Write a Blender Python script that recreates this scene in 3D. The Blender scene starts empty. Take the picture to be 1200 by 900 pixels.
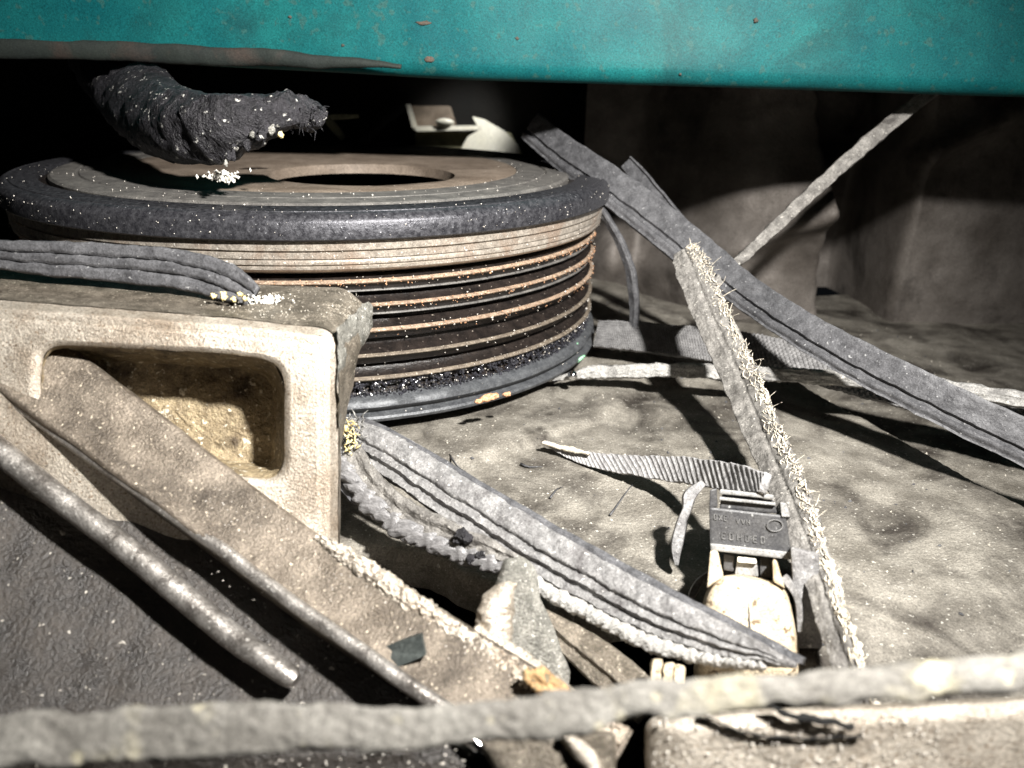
import bpy, bmesh, math, random
from mathutils import Vector, noise, Matrix
random.seed(7)
MM = 0.001
sc = bpy.context.scene
COL = sc.collection

# ------------------------------------------------------------------ camera
PITCH, ROLL = 0.355, 0.025
CAM = Vector((54.3, -244.5, 32.9))                       # millimetres; pulley axis = z axis
_rt0 = Vector((1, 0, 0))
_up0 = Vector((0, math.sin(PITCH), math.cos(PITCH)))
FW = Vector((0, math.cos(PITCH), -math.sin(PITCH)))
RT = _rt0*math.cos(ROLL) + _up0*math.sin(ROLL)
UP = -_rt0*math.sin(ROLL) + _up0*math.cos(ROLL)
cd = bpy.data.cameras.new('camera')
cam = bpy.data.objects.new('camera', cd)
COL.objects.link(cam)
m = Matrix((RT, UP, -FW)).transposed().to_4x4()
m.translation = CAM*MM
cam.matrix_world = m
cd.sensor_width = 36.0
cd.lens = 30.0
cd.clip_start = 0.005
cd.clip_end = 20
cd.dof.use_dof = True
cd.dof.focus_distance = 0.165
cd.dof.aperture_fstop = 27.0
sc.camera = cam

# ------------------------------------------------------------------ world, torch light, exposure
w = bpy.data.worlds.new('World')
sc.world = w
w.use_nodes = True
bg = w.node_tree.nodes['Background']
bg.inputs[0].default_value = (0.75, 0.85, 1.0, 1)
bg.inputs[1].default_value = 0.004

def spot(name, loc, target, power, size_deg, blend, radius, col):
    l = bpy.data.lights.new(name, 'SPOT')
    l.energy = power
    l.spot_size = math.radians(size_deg)
    l.spot_blend = blend
    l.shadow_soft_size = radius*MM
    l.color = col
    o = bpy.data.objects.new(name, l)
    COL.objects.link(o)
    o.location = Vector(loc)*MM
    d = Vector(target) - Vector(loc)
    o.rotation_euler = d.to_track_quat('-Z', 'Y').to_euler()
    return o
# hand torch held above and to the right of the lens
spot('torch_light', (126, -226, 132), (45, -50, -25), 9.6, 90, 1.0, 6.0, (1.0, 0.97, 0.93))
# daylight that reaches the gap behind the pulley
spot('gap_daylight', (58, 136, 62), (30, 164, 8), 0.34, 42, 0.7, 6.0, (1.0, 0.99, 0.94))

sc.view_settings.view_transform = 'Standard'
sc.view_settings.look = 'None'
sc.view_settings.gamma = 1.0
sc.view_settings.exposure = 0.0
sc.view_settings.use_curve_mapping = False

# ------------------------------------------------------------------ helpers
def at(px, py, d):
    """world point (mm) seen at photo pixel px,py at depth d along the lens axis"""
    return CAM + FW*d + RT*((px-600)/1000*d) + UP*((450-py)/1000*d)
def onz(px, py, z):
    r = at(px, py, 1.0) - CAM
    return CAM + r*((z - CAM.z)/r.z)
def nz(p, s, o=0.0):
    return noise.noise(Vector((p[0]*s+o, p[1]*s+o*1.7, p[2]*s-o)))
def fbm(p, s, o=0.0, n=4):
    return noise.fractal(Vector((p[0]*s+o, p[1]*s+o*1.7, p[2]*s-o)), 1.0, 2.0, n)

def tag(o, label, cat, group=None):
    o['label'] = label
    o['category'] = cat
    if group: o['group'] = group
    return o
def thing(name, base, label, cat, group=None):
    o = bpy.data.objects.new(name, None)
    o.empty_display_size = 0.005
    COL.objects.link(o)
    o.location = Vector(base)*MM
    tag(o, label, cat, group)
    return o
def mesh_data(name, V, F, mat, org=(0, 0, 0), smooth=True):
    og = Vector(org)
    me = bpy.data.meshes.new(name)
    me.from_pydata([tuple((Vector(v)-og)*MM) for v in V], [], F)
    if isinstance(mat, (list, tuple)):
        for x in mat: me.materials.append(x)
    else:
        me.materials.append(mat)
    me.polygons.foreach_set('use_smooth', [smooth]*len(F))
    me.update()
    return me
def obj(name, V, F, mat, parent=None, smooth=True, org=None):
    """one mesh object; child meshes are stored relative to the world origin of the parent's base"""
    if org is None:
        if parent is not None: org = root_base(parent)
        else:
            org = sum((Vector(v) for v in V), Vector())/len(V)
    me = mesh_data(name, V, F, mat, org, smooth)
    o = bpy.data.objects.new(name, me)
    COL.objects.link(o)
    if parent is None: o.location = Vector(org)*MM
    else:
        o.parent = parent
    return o
def root_base(p):
    while p.parent: p = p.parent
    return p.location/MM
def recalc(o):
    bm = bmesh.new(); bm.from_mesh(o.data)
    bmesh.ops.recalc_face_normals(bm, faces=bm.faces)
    bm.to_mesh(o.data); bm.free()
    return o
def sharpen(o, deg=40):
    o.data.set_sharp_from_angle(angle=math.radians(deg))
    return o

def cr(a, b, c, d, t):
    return tuple(0.5*((2*b[i]) + (-a[i]+c[i])*t + (2*a[i]-5*b[i]+4*c[i]-d[i])*t*t + (-a[i]+3*b[i]-3*c[i]+d[i])*t**3) for i in range(len(b)))
def spline(ctrl, n):
    out = []
    k = len(ctrl)-1
    for i in range(n+1):
        s = i/n*k
        j = min(int(s), k-1)
        t = s-j
        out.append(cr(ctrl[max(j-1, 0)], ctrl[j], ctrl[j+1], ctrl[min(j+2, k)], t))
    return out

def frames(ctrl, n):
    """ctrl: (px, py, depth, width_px, tilt_deg). Yields point, side, normal, width_mm, s."""
    S = spline(ctrl, n)
    P = [at(a[0], a[1], a[2]) for a in S]
    res = []
    for i, a in enumerate(S):
        T = (P[min(i+1, n)] - P[max(i-1, 0)]).normalized()
        V = (P[i]-CAM).normalized()
        side = T.cross(V).normalized()
        nor = T.cross(side).normalized()
        if nor.dot(V) > 0: nor = -nor
        q = math.radians(a[4])
        s2 = side*math.cos(q) + nor*math.sin(q)
        n2 = nor*math.cos(q) - side*math.sin(q)
        res.append((P[i], s2, n2, a[3]*a[2]/1000, i/n, T))
    return res

def densify(prof, step):
    out = []
    k = len(prof)
    for i in range(k):
        a, b = prof[i], prof[(i+1) % k]
        d = math.hypot((b[0]-a[0])*10, b[1]-a[1])
        c = max(1, int(d/step))
        for j in range(c):
            t = j/c
            out.append((a[0]+(b[0]-a[0])*t, a[1]+(b[1]-a[1])*t))
    return out
def sweep(ctrl, n, prof, disp=None, fr=None):
    """closed profile of (u in -.5...5 of the width, v in mm towards the viewer); disp(P,u,v,s)->Vector or None"""
    fr = fr or frames(ctrl, n)
    V, F = [], []
    k = len(prof)
    for (P, S, N, W, s, T) in fr:
        for (u, v) in prof:
            p = P + S*(u*W) + N*v
            if disp:
                p = p + disp(p, u, v, s, S, N, T)
            V.append(p)
    for i in range(len(fr)-1):
        for j in range(k):
            a = i*k+j; b = i*k+(j+1) % k
            F.append((a, b, b+k, a+k))
    F.append(tuple(range(k-1, -1, -1)))
    F.append(tuple(range((len(fr)-1)*k, len(fr)*k)))
    return V, F

def lathe(prof, segs, a0=0.0, a1=2*math.pi, org=(0, 0, 0), jit=0.0, closed_prof=False):
    V, F = [], []
    full = abs(a1-a0-2*math.pi) < 1e-6
    ns = segs if full else segs+1
    k = len(prof)
    for i in range(ns):
        a = a0+(a1-a0)*i/segs
        for (r, z) in prof:
            rr = r + (jit*noise.noise(Vector((math.cos(a)*14, math.sin(a)*14, z*0.9))) if jit else 0)
            V.append((org[0]+rr*math.cos(a), org[1]+rr*math.sin(a), org[2]+z))
    for i in range(segs):
        i2 = (i+1) % ns
        for j in range(k if closed_prof else k-1):
            j2 = (j+1) % k
            F.append((i*k+j, i2*k+j, i2*k+j2, i*k+j2))
    return V, F

def blob(center, axes, R, level=3, amp=0.2, sc_=0.5, off=0.0, flat=None):
    """lumpy closed mass: axes (sx,sy,sz) mm, R 3x3 basis columns"""
    bm = bmesh.new()
    bmesh.ops.create_icosphere(bm, subdivisions=level, radius=1.0)
    V = []
    for v in bm.verts:
        c = v.co.copy()
        k = 1 + amp*fbm(c, sc_*2.0, off)
        c = c*k
        p = Vector((c.x*axes[0], c.y*axes[1], c.z*axes[2]))
        V.append(Vector(center) + R[0]*p.x + R[1]*p.y + R[2]*p.z)
    F = [tuple(v.index for v in f.verts) for f in bm.faces]
    bm.free()
    return V, F
VIEW = (RT, UP, -FW)

def grit(pts):
    """pts: (pos, size). little irregular crumbs joined in one mesh"""
    V, F = [], []
    for p, s in pts:
        b = len(V)
        dirs = [(1, 0, 0), (-1, 0, 0), (0, 1, 0), (0, -1, 0), (0, 0, 1), (0, 0, -1)]
        for d in dirs:
            V.append(Vector(p) + Vector(d)*s*random.uniform(0.5, 1.25) + Vector((random.uniform(-.3, .3), random.uniform(-.3, .3), random.uniform(-.3, .3)))*s)
        for f in ((0, 2, 4), (2, 1, 4), (1, 3, 4), (3, 0, 4), (2, 0, 5), (1, 2, 5), (3, 1, 5), (0, 3, 5)):
            F.append(tuple(b+i for i in f))
    return V, F
def fibres(lines, r0):
    V, F = [], []
    for L in lines:
        b = len(V)
        n = len(L)
        for i, p in enumerate(L):
            T = (L[min(i+1, n-1)]-L[max(i-1, 0)]).normalized()
            a = T.orthogonal().normalized(); c = T.cross(a)
            r = r0*(1-0.75*i/(n-1))*1.0
            for j in range(3):
                q = j*2.0944
                V.append(p + a*math.cos(q)*r + c*math.sin(q)*r)
        for i in range(n-1):
            for j in range(3):
                F.append((b+i*3+j, b+i*3+(j+1) % 3, b+i*3+3+(j+1) % 3, b+i*3+3+j))
        F.append((b+2, b+1, b)); F.append((b+n*3-3, b+n*3-2, b+n*3-1))
    return V, F

# ------------------------------------------------------------------ materials
def mat(name, c1, c2, scale=150, rough=0.6, metal=0.0, bump=0.25, bscale=900, speck=None, speck_amt=0.62, speck_scale=1400,
        spec=0.4, stretch=(1, 1, 1), c3=None, c3_scale=60, c3_lo=0.52, c3_hi=0.68, bdist=0.0006, lo=0.35, hi=0.68, rough2=None, coat=0.0, grain=0.45):
    mt = bpy.data.materials.new(name)
    mt.use_nodes = True
    nt = mt.node_tree
    N, L = nt.nodes, nt.links
    b = N['Principled BSDF']
    tc = N.new('ShaderNodeTexCoord')
    mp = N.new('ShaderNodeMapping'); mp.inputs['Scale'].default_value = stretch
    L.new(tc.outputs['Object'], mp.inputs['Vector'])
    def tex(s, det=5, rg=0.6, dist=0.0):
        t = N.new('ShaderNodeTexNoise')
        t.inputs['Scale'].default_value = s; t.inputs['Detail'].default_value = det
        t.inputs['Roughness'].default_value = rg; t.inputs['Distortion'].default_value = dist
        L.new(mp.outputs[0], t.inputs['Vector']); return t
    def ramp(src, lo, hi):
        r = N.new('ShaderNodeMapRange'); r.inputs['From Min'].default_value = lo; r.inputs['From Max'].default_value = hi
        L.new(src, r.inputs['Value']); return r.outputs[0]
    def mix(f, a, bb):
        x = N.new('ShaderNodeMix'); x.data_type = 'RGBA'
        L.new(f, x.inputs[0])
        for s, i in ((a, 6), (bb, 7)):
            if isinstance(s, tuple): x.inputs[i].default_value = (*s, 1)
            else: L.new(s, x.inputs[i])
        return x.outputs[2]
    t1 = tex(scale, 6, 0.62)
    f1 = ramp(t1.outputs['Fac'], lo, hi)
    col = mix(f1, c1, c2)
    if c3:
        t3 = tex(c3_scale, 6, 0.6, 0.6)
        col = mix(ramp(t3.outputs['Fac'], c3_lo, c3_hi), col, c3)
    if speck:
        ts = tex(speck_scale, 2, 0.5)
        col = mix(ramp(ts.outputs['Fac'], speck_amt, speck_amt+0.06), col, speck)
    if grain:
        tg = tex(3000, 3, 0.7)
        gr = N.new('ShaderNodeMapRange'); gr.inputs['From Min'].default_value = 0.3; gr.inputs['From Max'].default_value = 0.7
        gr.inputs['To Min'].default_value = 1-grain; gr.inputs['To Max'].default_value = 1+grain
        L.new(tg.outputs['Fac'], gr.inputs['Value'])
        mm = N.new('ShaderNodeVectorMath'); mm.operation = 'MULTIPLY'
        L.new(col, mm.inputs[0]); L.new(gr.outputs[0], mm.inputs[1]); col = mm.outputs[0]
    L.new(col, b.inputs['Base Color'])
    b.inputs['Metallic'].default_value = metal
    b.inputs['Specular IOR Level'].default_value = spec
    if coat:
        b.inputs['Coat Weight'].default_value = coat; b.inputs['Coat Roughness'].default_value = 0.25
    if rough2 is not None:
        rr = N.new('ShaderNodeMapRange'); rr.inputs['To Min'].default_value = rough; rr.inputs['To Max'].default_value = rough2
        L.new(f1, rr.inputs['Value']); L.new(rr.outputs[0], b.inputs['Roughness'])
    else:
        b.inputs['Roughness'].default_value = rough
    tb = tex(bscale, 5, 0.65)
    bp = N.new('ShaderNodeBump'); bp.inputs['Strength'].default_value = bump; bp.inputs['Distance'].default_value = bdist
    L.new(tb.outputs['Fac'], bp.inputs['Height']); L.new(bp.outputs[0], b.inputs['Normal'])
    return mt

M = {}
M['cover'] = mat('dusty_cover_metal', (0.145, 0.132, 0.11), (0.315, 0.293, 0.252), 130, 0.6, 0.15, 1.0, 1400, (0.46, 0.44, 0.39), 0.66, 1300,
                 c3=(0.04, 0.034, 0.028), c3_scale=60, c3_lo=0.47, c3_hi=0.68, bdist=0.0005)
M['rear'] = mat('grimy_block_metal', (0.10, 0.087, 0.076), (0.2, 0.18, 0.162), 50, 0.6, 0.2, 0.5, 500, c3=(0.03, 0.025, 0.022), c3_scale=30)
M['dark'] = mat('shade_black_metal', (0.004, 0.004, 0.0036), (0.010, 0.009, 0.008), 60, 0.85)  # near-black colour stands in for unlit depth
M['teal'] = mat('teal_body_paint', (0.003, 0.066, 0.073), (0.008, 0.104, 0.102), 45, 0.5, 0.0, 0.2, 900, (0.02, 0.08, 0.075), 0.62, 380,
                c3=(0.006, 0.044, 0.046), c3_scale=42, c3_lo=0.52, c3_hi=0.78, bdist=0.0003, spec=0.12)
M['seam'] = mat('grimy_seam_sealer', (0.007, 0.011, 0.010), (0.016, 0.021, 0.017), 90, 0.8, c3=(0.04, 0.026, 0.02), c3_scale=40)
M['rust'] = mat('rust_spot', (0.045, 0.05, 0.042), (0.085, 0.055, 0.04), 600, 0.9)
M['ring'] = mat('dark_oiled_steel', (0.028, 0.028, 0.033), (0.075, 0.075, 0.082), 900, 0.27, 0.5, 0.35, 1600, (0.4, 0.4, 0.42), 0.70, 1600, bdist=0.0003, rough2=0.55)
M['ringtop'] = mat('brushed_dark_steel', (0.10, 0.095, 0.09), (0.19, 0.18, 0.165), 300, 0.5, 0.3, 0.3, 1500, bdist=0.0003)
M['hub'] = mat('rusty_hub_steel', (0.13, 0.10, 0.075), (0.235, 0.19, 0.15), 120, 0.6, 0.15, 0.3, 900, c3=(0.11, 0.085, 0.065), c3_scale=60, bdist=0.0003)
M['band'] = mat('scuffed_bright_steel', (0.28, 0.245, 0.205), (0.5, 0.45, 0.385), 600, 0.35, 0.45, 0.3, 1500, (0.75, 0.72, 0.66), 0.68, 1500, bdist=0.0003, c3=(0.33, 0.26, 0.205), c3_scale=120)
M['valley'] = mat('oily_black_groove', (0.008, 0.0065, 0.006), (0.022, 0.017, 0.0145), 400, 0.3, 0.0, 0.4, 1400, (0.28, 0.24, 0.2), 0.70, 1500, bdist=0.0004)
M['crest'] = mat('coppery_rust_rib', (0.16, 0.107, 0.072), (0.38, 0.285, 0.205), 700, 0.6, 0.1, 0.5, 2000, (0.72, 0.62, 0.5), 0.66, 2200, bdist=0.0004)
M['crest2'] = mat('brown_worn_rib', (0.085, 0.068, 0.052), (0.2, 0.165, 0.125), 700, 0.6, 0.1, 0.5, 2000, (0.55, 0.5, 0.42), 0.66, 2200, bdist=0.0004)
M['lip'] = mat('grey_black_lip', (0.05, 0.053, 0.058), (0.105, 0.11, 0.115), 500, 0.45, 0.2, 0.35, 1300, bdist=0.0004)
M['grit'] = mat('pale_grit', (0.5, 0.46, 0.4), (0.8, 0.76, 0.7), 1500, 0.7)
M['gritdark'] = mat('black_wet_grit', (0.012, 0.012, 0.016), (0.05, 0.05, 0.058), 1800, 0.12, spec=0.9)
M['gritdust'] = mat('dust_crumbs', (0.34, 0.31, 0.26), (0.55, 0.52, 0.45), 1500, 0.85)
M['gritrust'] = mat('rust_crumbs', (0.42, 0.2, 0.1), (0.65, 0.4, 0.24), 1500, 0.8)
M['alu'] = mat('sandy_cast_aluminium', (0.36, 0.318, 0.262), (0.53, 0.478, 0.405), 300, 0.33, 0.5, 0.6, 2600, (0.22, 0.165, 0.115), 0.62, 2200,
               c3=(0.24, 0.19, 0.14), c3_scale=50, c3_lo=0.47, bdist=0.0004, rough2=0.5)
M['aludark'] = mat('dark_cast_aluminium', (0.10, 0.086, 0.066), (0.26, 0.225, 0.18), 330, 0.36, 0.35, 0.7, 2200, (0.5, 0.45, 0.36), 0.64, 1700,
                   c3=(0.085, 0.072, 0.055), c3_scale=80, bdist=0.0008)
M['aluneutral'] = mat('grey_broken_casting', (0.15, 0.147, 0.13), (0.33, 0.32, 0.285), 400, 0.4, 0.35, 0.7, 2200, (0.6, 0.58, 0.54), 0.63, 1700, bdist=0.0008)
M['pocket'] = mat('oily_pocket_casting', (0.16, 0.12, 0.07), (0.36, 0.29, 0.18), 420, 0.5, 0.0, 0.9, 900, (0.62, 0.56, 0.44), 0.63, 900, c3=(0.06, 0.042, 0.025), c3_scale=130, bdist=0.001)
M['beam'] = mat('dusty_grey_casting', (0.105, 0.086, 0.066), (0.26, 0.22, 0.175), 200, 0.33, 0.45, 0.6, 2400, (0.46, 0.4, 0.31), 0.65, 1800,
                c3=(0.055, 0.045, 0.035), c3_scale=75, c3_lo=0.44, c3_hi=0.68, bdist=0.0004, rough2=0.5)
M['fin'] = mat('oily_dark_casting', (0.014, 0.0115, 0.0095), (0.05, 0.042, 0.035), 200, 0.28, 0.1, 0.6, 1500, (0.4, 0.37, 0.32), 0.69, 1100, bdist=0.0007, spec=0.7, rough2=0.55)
M['rubber'] = mat('dusty_belt_rubber', (0.11, 0.108, 0.107), (0.255, 0.25, 0.246), 420, 0.5, 0.0, 0.6, 1300, (0.45, 0.44, 0.42), 0.67, 1300, c3=(0.075, 0.07, 0.07), c3_scale=160, bdist=0.0005)
M['rubberdark'] = mat('dark_belt_rubber', (0.045, 0.045, 0.048), (0.10, 0.10, 0.105), 400, 0.5, 0.0, 0.5, 1300, (0.26, 0.26, 0.26), 0.68, 1300, bdist=0.0004)
M['rubberpale'] = mat('pale_grey_torn_rubber', (0.24, 0.235, 0.22), (0.43, 0.42, 0.4), 380, 0.65, 0.0, 0.8, 900, (0.62, 0.6, 0.54), 0.65, 900, c3=(0.13, 0.125, 0.12), c3_scale=140, bdist=0.0008)
M['cloth'] = mat('ribbed_grey_belt_fabric', (0.21, 0.205, 0.205), (0.36, 0.355, 0.35), 500, 0.6, 0.0, 0.4, 1500, bdist=0.0004)
M['weave'] = mat('dark_woven_belt_face', (0.10, 0.098, 0.098), (0.20, 0.197, 0.195), 500, 0.5, 0.0, 0.3, 1500, bdist=0.0003)
M['rubbermid'] = mat('dirty_strip_rubber', (0.10, 0.094, 0.086), (0.24, 0.228, 0.21), 420, 0.55, 0.0, 0.8, 1300, (0.42, 0.4, 0.36), 0.66, 1300, c3=(0.06, 0.055, 0.05), c3_scale=150, bdist=0.0006)
M['cordrub'] = mat('glossy_twisted_cord_rubber', (0.10, 0.098, 0.10), (0.26, 0.255, 0.255), 500, 0.35, 0.0, 0.7, 1500, spec=0.6)
M['foam'] = mat('fuzzy_foreground_rubber', (0.17, 0.16, 0.142), (0.29, 0.278, 0.25), 200, 0.7, 0.0, 0.5, 800, (0.5, 0.46, 0.34), 0.6, 300, c3=(0.36, 0.33, 0.24), c3_scale=120, c3_lo=0.55, c3_hi=0.7, bdist=0.0008)
M['fibre'] = mat('cream_cord_fibre', (0.50, 0.45, 0.36), (0.68, 0.62, 0.52), 900, 0.8)
M['yellow'] = mat('yellow_fibre', (0.62, 0.47, 0.16), (0.75, 0.66, 0.4), 700, 0.8)
M['plastic'] = mat('black_connector_plastic', (0.03, 0.03, 0.032), (0.062, 0.061, 0.06), 300, 0.45, 0.0, 0.35, 1200, (0.3, 0.3, 0.29), 0.68, 1200, bdist=0.0003)
M['relief'] = mat('worn_plastic_relief', (0.05, 0.05, 0.05), (0.15, 0.147, 0.142), 700, 0.5)
M['plasticpale'] = mat('dusty_plastic_edge', (0.15, 0.15, 0.146), (0.27, 0.265, 0.255), 400, 0.45, 0.0, 0.35, 1200)
M['cream'] = mat('cream_plastic_shell', (0.42, 0.345, 0.235), (0.58, 0.50, 0.37), 160, 0.5, 0.0, 0.6, 1100, (0.17, 0.125, 0.08), 0.61, 900, c3=(0.36, 0.25, 0.13), c3_scale=70, bdist=0.0004)
M['tuft'] = mat('white_lint', (0.6, 0.58, 0.52), (0.78, 0.76, 0.7), 900, 0.9)
M['greasy'] = mat('greasy_black_lump', (0.010, 0.0095, 0.011), (0.038, 0.036, 0.041), 420, 0.42, 0.0, 1.0, 700, (0.55, 0.54, 0.5), 0.665, 700, bdist=0.0014)
M['steel'] = mat('polished_steel', (0.6, 0.6, 0.6), (0.75, 0.75, 0.75), 200, 0.12, 1.0, 0.02, 900)
M['pale'] = mat('pale_painted_metal', (0.66, 0.63, 0.52), (0.78, 0.76, 0.68), 60, 0.5, 0.0, 0.1, 500)
M['olive'] = mat('olive_metal', (0.16, 0.15, 0.09), (0.26, 0.25, 0.16), 200, 0.6)
M['flake'] = mat('dark_green_black_flake', (0.03, 0.036, 0.034), (0.06, 0.068, 0.064), 400, 0.55)
M['brown'] = mat('burnt_orange_casting', (0.26, 0.15, 0.065), (0.44, 0.29, 0.14), 400, 0.7, 0.0, 0.7, 1000, (0.12, 0.1, 0.06), 0.6, 700)

def structure(o):
    o['kind'] = 'structure'
    return o

# ------------------------------------------------------------------ setting: cover under the pulley, rear wall, cavity
def sstep(a, b, x):
    t = max(0.0, min(1.0, (x-a)/(b-a)))
    return t*t*(3-2*t)
FLOOR = -45.0
def floor_z(x, y):
    p = (x, y, 0)
    r = math.hypot(x, y)
    z = FLOOR + 1.9*fbm(p, 0.024, 3.1, 3) + 0.22*fbm(p, 0.15, 9.0, 3)
    z += 1.4*(1-sstep(94, 96.5, r+2.5*nz(p, 0.03, 2.0)))              # raised machined land round the pulley
    z -= 7*sstep(-120, -175, y)                                        # falls away towards the viewer
    z -= 6.0*sstep(122, 128, x + 0.35*y + 3*nz(p, 0.03, 5))            # step down at the far right
    return z
def y_start(x):
    """front rim of the cover: an opening, added for the black shade there, lies before it left of x = 100"""
    p = (x, 0, 0)
    yb = -117 - 15*sstep(34, 62, x) + 2.4*nz(p, .09, 7) + .8*nz(p, .4, 3)  # opening cut in where the belt's shadow should read black
    return yb + (-215-yb)*sstep(93, 106, x)
def build_cover():
    x0, x1, y1, st, ny = -170, 290, 95, 1.0, 300
    nx = int((x1-x0)/st)
    V = []; F = []
    for j in range(ny+1):
        for i in range(nx+1):
            x = x0+i*st; ys = y_start(x)
            y = ys + (y1-ys)*(j/ny)**1.15
            e = max(0.0, 1-(y-ys)/2.2)
            V.append((x, y - (1.0 if j == 0 else 0)*0, floor_z(x, y)-1.8*e*e))
    base = len(V)
    for i in range(nx+1):                       # thickness of the rim
        v = V[i]; V.append((v[0], v[1]+.6, v[2]-5))
    for i in range(nx): F.append((i, base+i, base+i+1, i+1))
    for j in range(ny):
        for i in range(nx):
            a = j*(nx+1)+i
            F.append((a, a+1, a+nx+2, a+nx+1))
    o = obj('timing_cover', V, F, M['cover'])
    tag(o, 'dusty beige-grey metal cover lying flat beneath the pulley and torn belts', 'engine cover')
build_cover()

def build_rear():
    x0, x1, z0, z1, st = 80, 290, -52, 75, 1.4
    nx, nzc = int((x1-x0)/st), int((z1-z0)/st)
    V = []; F = []
    def g(x, z, cx, cz, sx, sz): return math.exp(-((x-cx)/sx)**2-((z-cz)/sz)**2)
    for j in range(nzc+1):
        for i in range(nx+1):
            x = x0+i*st; z = z0+j*st
            y = 98 - 40*sstep(100, 135, x) + 2.0*fbm((x, 0, z), 0.03, 1.0, 4) + 0.3*fbm((x, 0, z), 0.2, 4.0, 3)
            y -= 16*g(x, z, 92, -36, 9, 16)                    # rounded boss beside the pulley
            y -= 10*g(x, z, 112, -40, 9, 14)
            y -= 14*g(x, z, 165, -6, 26, 17)                   # swelling of the housing
            d = (z+28) - 0.55*(x-125)                          # slanting web
            y -= 9*math.exp(-(d/6)**2)*sstep(95, 120, x)
            y += 55*sstep(158, 162, x+0.15*z)*(1-sstep(188, 193, x))   # deep slot
            y += 22*sstep(52, 62, -z)                          
            V.append((x, y, z))
    for j in range(nzc):
        for i in range(nx):
            a = j*(nx+1)+i
            F.append((a, a+1, a+nx+2, a+nx+1))
    o = obj('engine_block', V, F, M['rear'])
    tag(o, 'blurred brown-grey engine block casting in the gloom behind the belts', 'engine block')
build_rear()

def build_cavity():
    # dark engine-bay sheet behind everything, with a turned-over top
    V = []; F = []
    pts = [(175, -60), (176, -20), (178, 30), (176, 80), (160, 120), (120, 140), (60, 150)]
    xs = [-260 + 20*i for i in range(31)]
    for (y, z) in pts:
        for x in xs:
            V.append((x, y + 3*nz((x, y, z), 0.02), z))
    k = len(xs)
    for j in range(len(pts)-1):
        for i in range(k-1):
            a = j*k+i
            F.append((a, a+1, a+k+1, a+k))
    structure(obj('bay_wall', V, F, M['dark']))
    V = []; F = []
    for j in range(13):
        for i in range(31):
            x = -260+20*i; y = -230+34*j
            V.append((x, y, -85+2*nz((x, y, 0), .03)))
    for j in range(12):
        for i in range(30):
            a = j*31+i
            F.append((a, a+1, a+32, a+31))
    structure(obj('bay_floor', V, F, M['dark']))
build_cavity()

# ------------------------------------------------------------------ teal body panel
PD = 212
def build_panel():
    base = at(600, 100, PD)
    t = thing('body_panel', base, 'teal painted body panel with grimy rolled lower edge above the pulley', 'body panel')
    # lower edge followed as a curve, section rolled under
    edge = [(-260, 60), (-20, 66), (150, 72), (262, 79), (400, 86), (520, 93), (640, 97), (780, 101), (940, 106), (1150, 113), (1400, 120)]
    n = 150
    S = spline(edge, n)
    sec = []                                  # (height above edge mm, offset toward viewer mm)
    for q in range(10):
        a = math.radians(-80 + q*80/9)
        sec.append((4.2+4.2*math.sin(a), -4.2+4.2*math.cos(a)))
    for h in (6, 8, 10, 13, 16, 20, 26, 34, 44, 60, 85, 120):
        sec.append((h, -0.004*(h-4.2)**1.5 - 0.04*(h-4.2)))
    for h in (120, 20, 6): sec.append((h, -14 - 0.1*h))
    V = []; F = []
    for i, a in enumerate(S):
        P = at(a[0], a[1], PD)
        for (h, o) in sec:
            p = Vector((P.x, P.y - o, P.z + h))
            p.y += 0.6*fbm(p, 0.03, 2.0, 3)
            V.append(p)
    k = len(sec)
    for i in range(n):
        for j in range(k):
            a = i*k+j; b = i*k+(j+1) % k
            F.append((a, b, b+k, a+k))
    recalc(obj('painted_sheet', V, F, M['teal'], t))
    # thick seam sealer bead along the left of the edge
    e = PD-4.6
    ctrl = [(-260, 54, e, 20, 10), (100, 60, e, 22, 10), (262, 66, e, 22, 10), (340, 69, e, 19, 10), (415, 74, e+.2, 11, 10), (470, 79, e+.8, 5, 10)]
    prof = [(0.5*math.cos(i*math.pi/6), 1.1*math.sin(i*math.pi/6)) for i in range(12)]
    V, F = sweep(ctrl, 90, prof, lambda p, u, v, s, S, N, T: N*(0.5*fbm(p, .12, 1, 3)) + S*(0.7*fbm(p, .07, 4, 3)))
    recalc(obj('seam_sealer', V, F, M['seam'], t))
    def on_sheet(px, py):
        for h in range(0, 400):                     # march along the sight line to the painted face
            d = PD-9+h*.05
            p = at(px, py, d)
            e0 = min(S, key=lambda a: abs(a[0]-px)); E = at(e0[0], e0[1], PD)
            hh = p.z-E.z
            off = 0.004*max(0, hh-4.2)**1.5+0.04*max(0, hh-4.2)
            if p.y >= E.y+off: return p
        return p
    for (px, py, sx, sy) in ((504, 68, 1.3, 1.1), (497, 27, 2.0, 0.5), (402, 53, 0.5, 0.4), (886, 24, .6, .6), (606, 45, 0.5, 0.4), (797, 87, 0.35, 0.35), (340, 20, .5, 0.4)):
        V, F = blob(on_sheet(px, py), (sx, sy, 0.35), VIEW, 2, 0.6, 1.2, px)
        obj('rust_spot', V, F, M['rust'], t)
build_panel()

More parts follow.
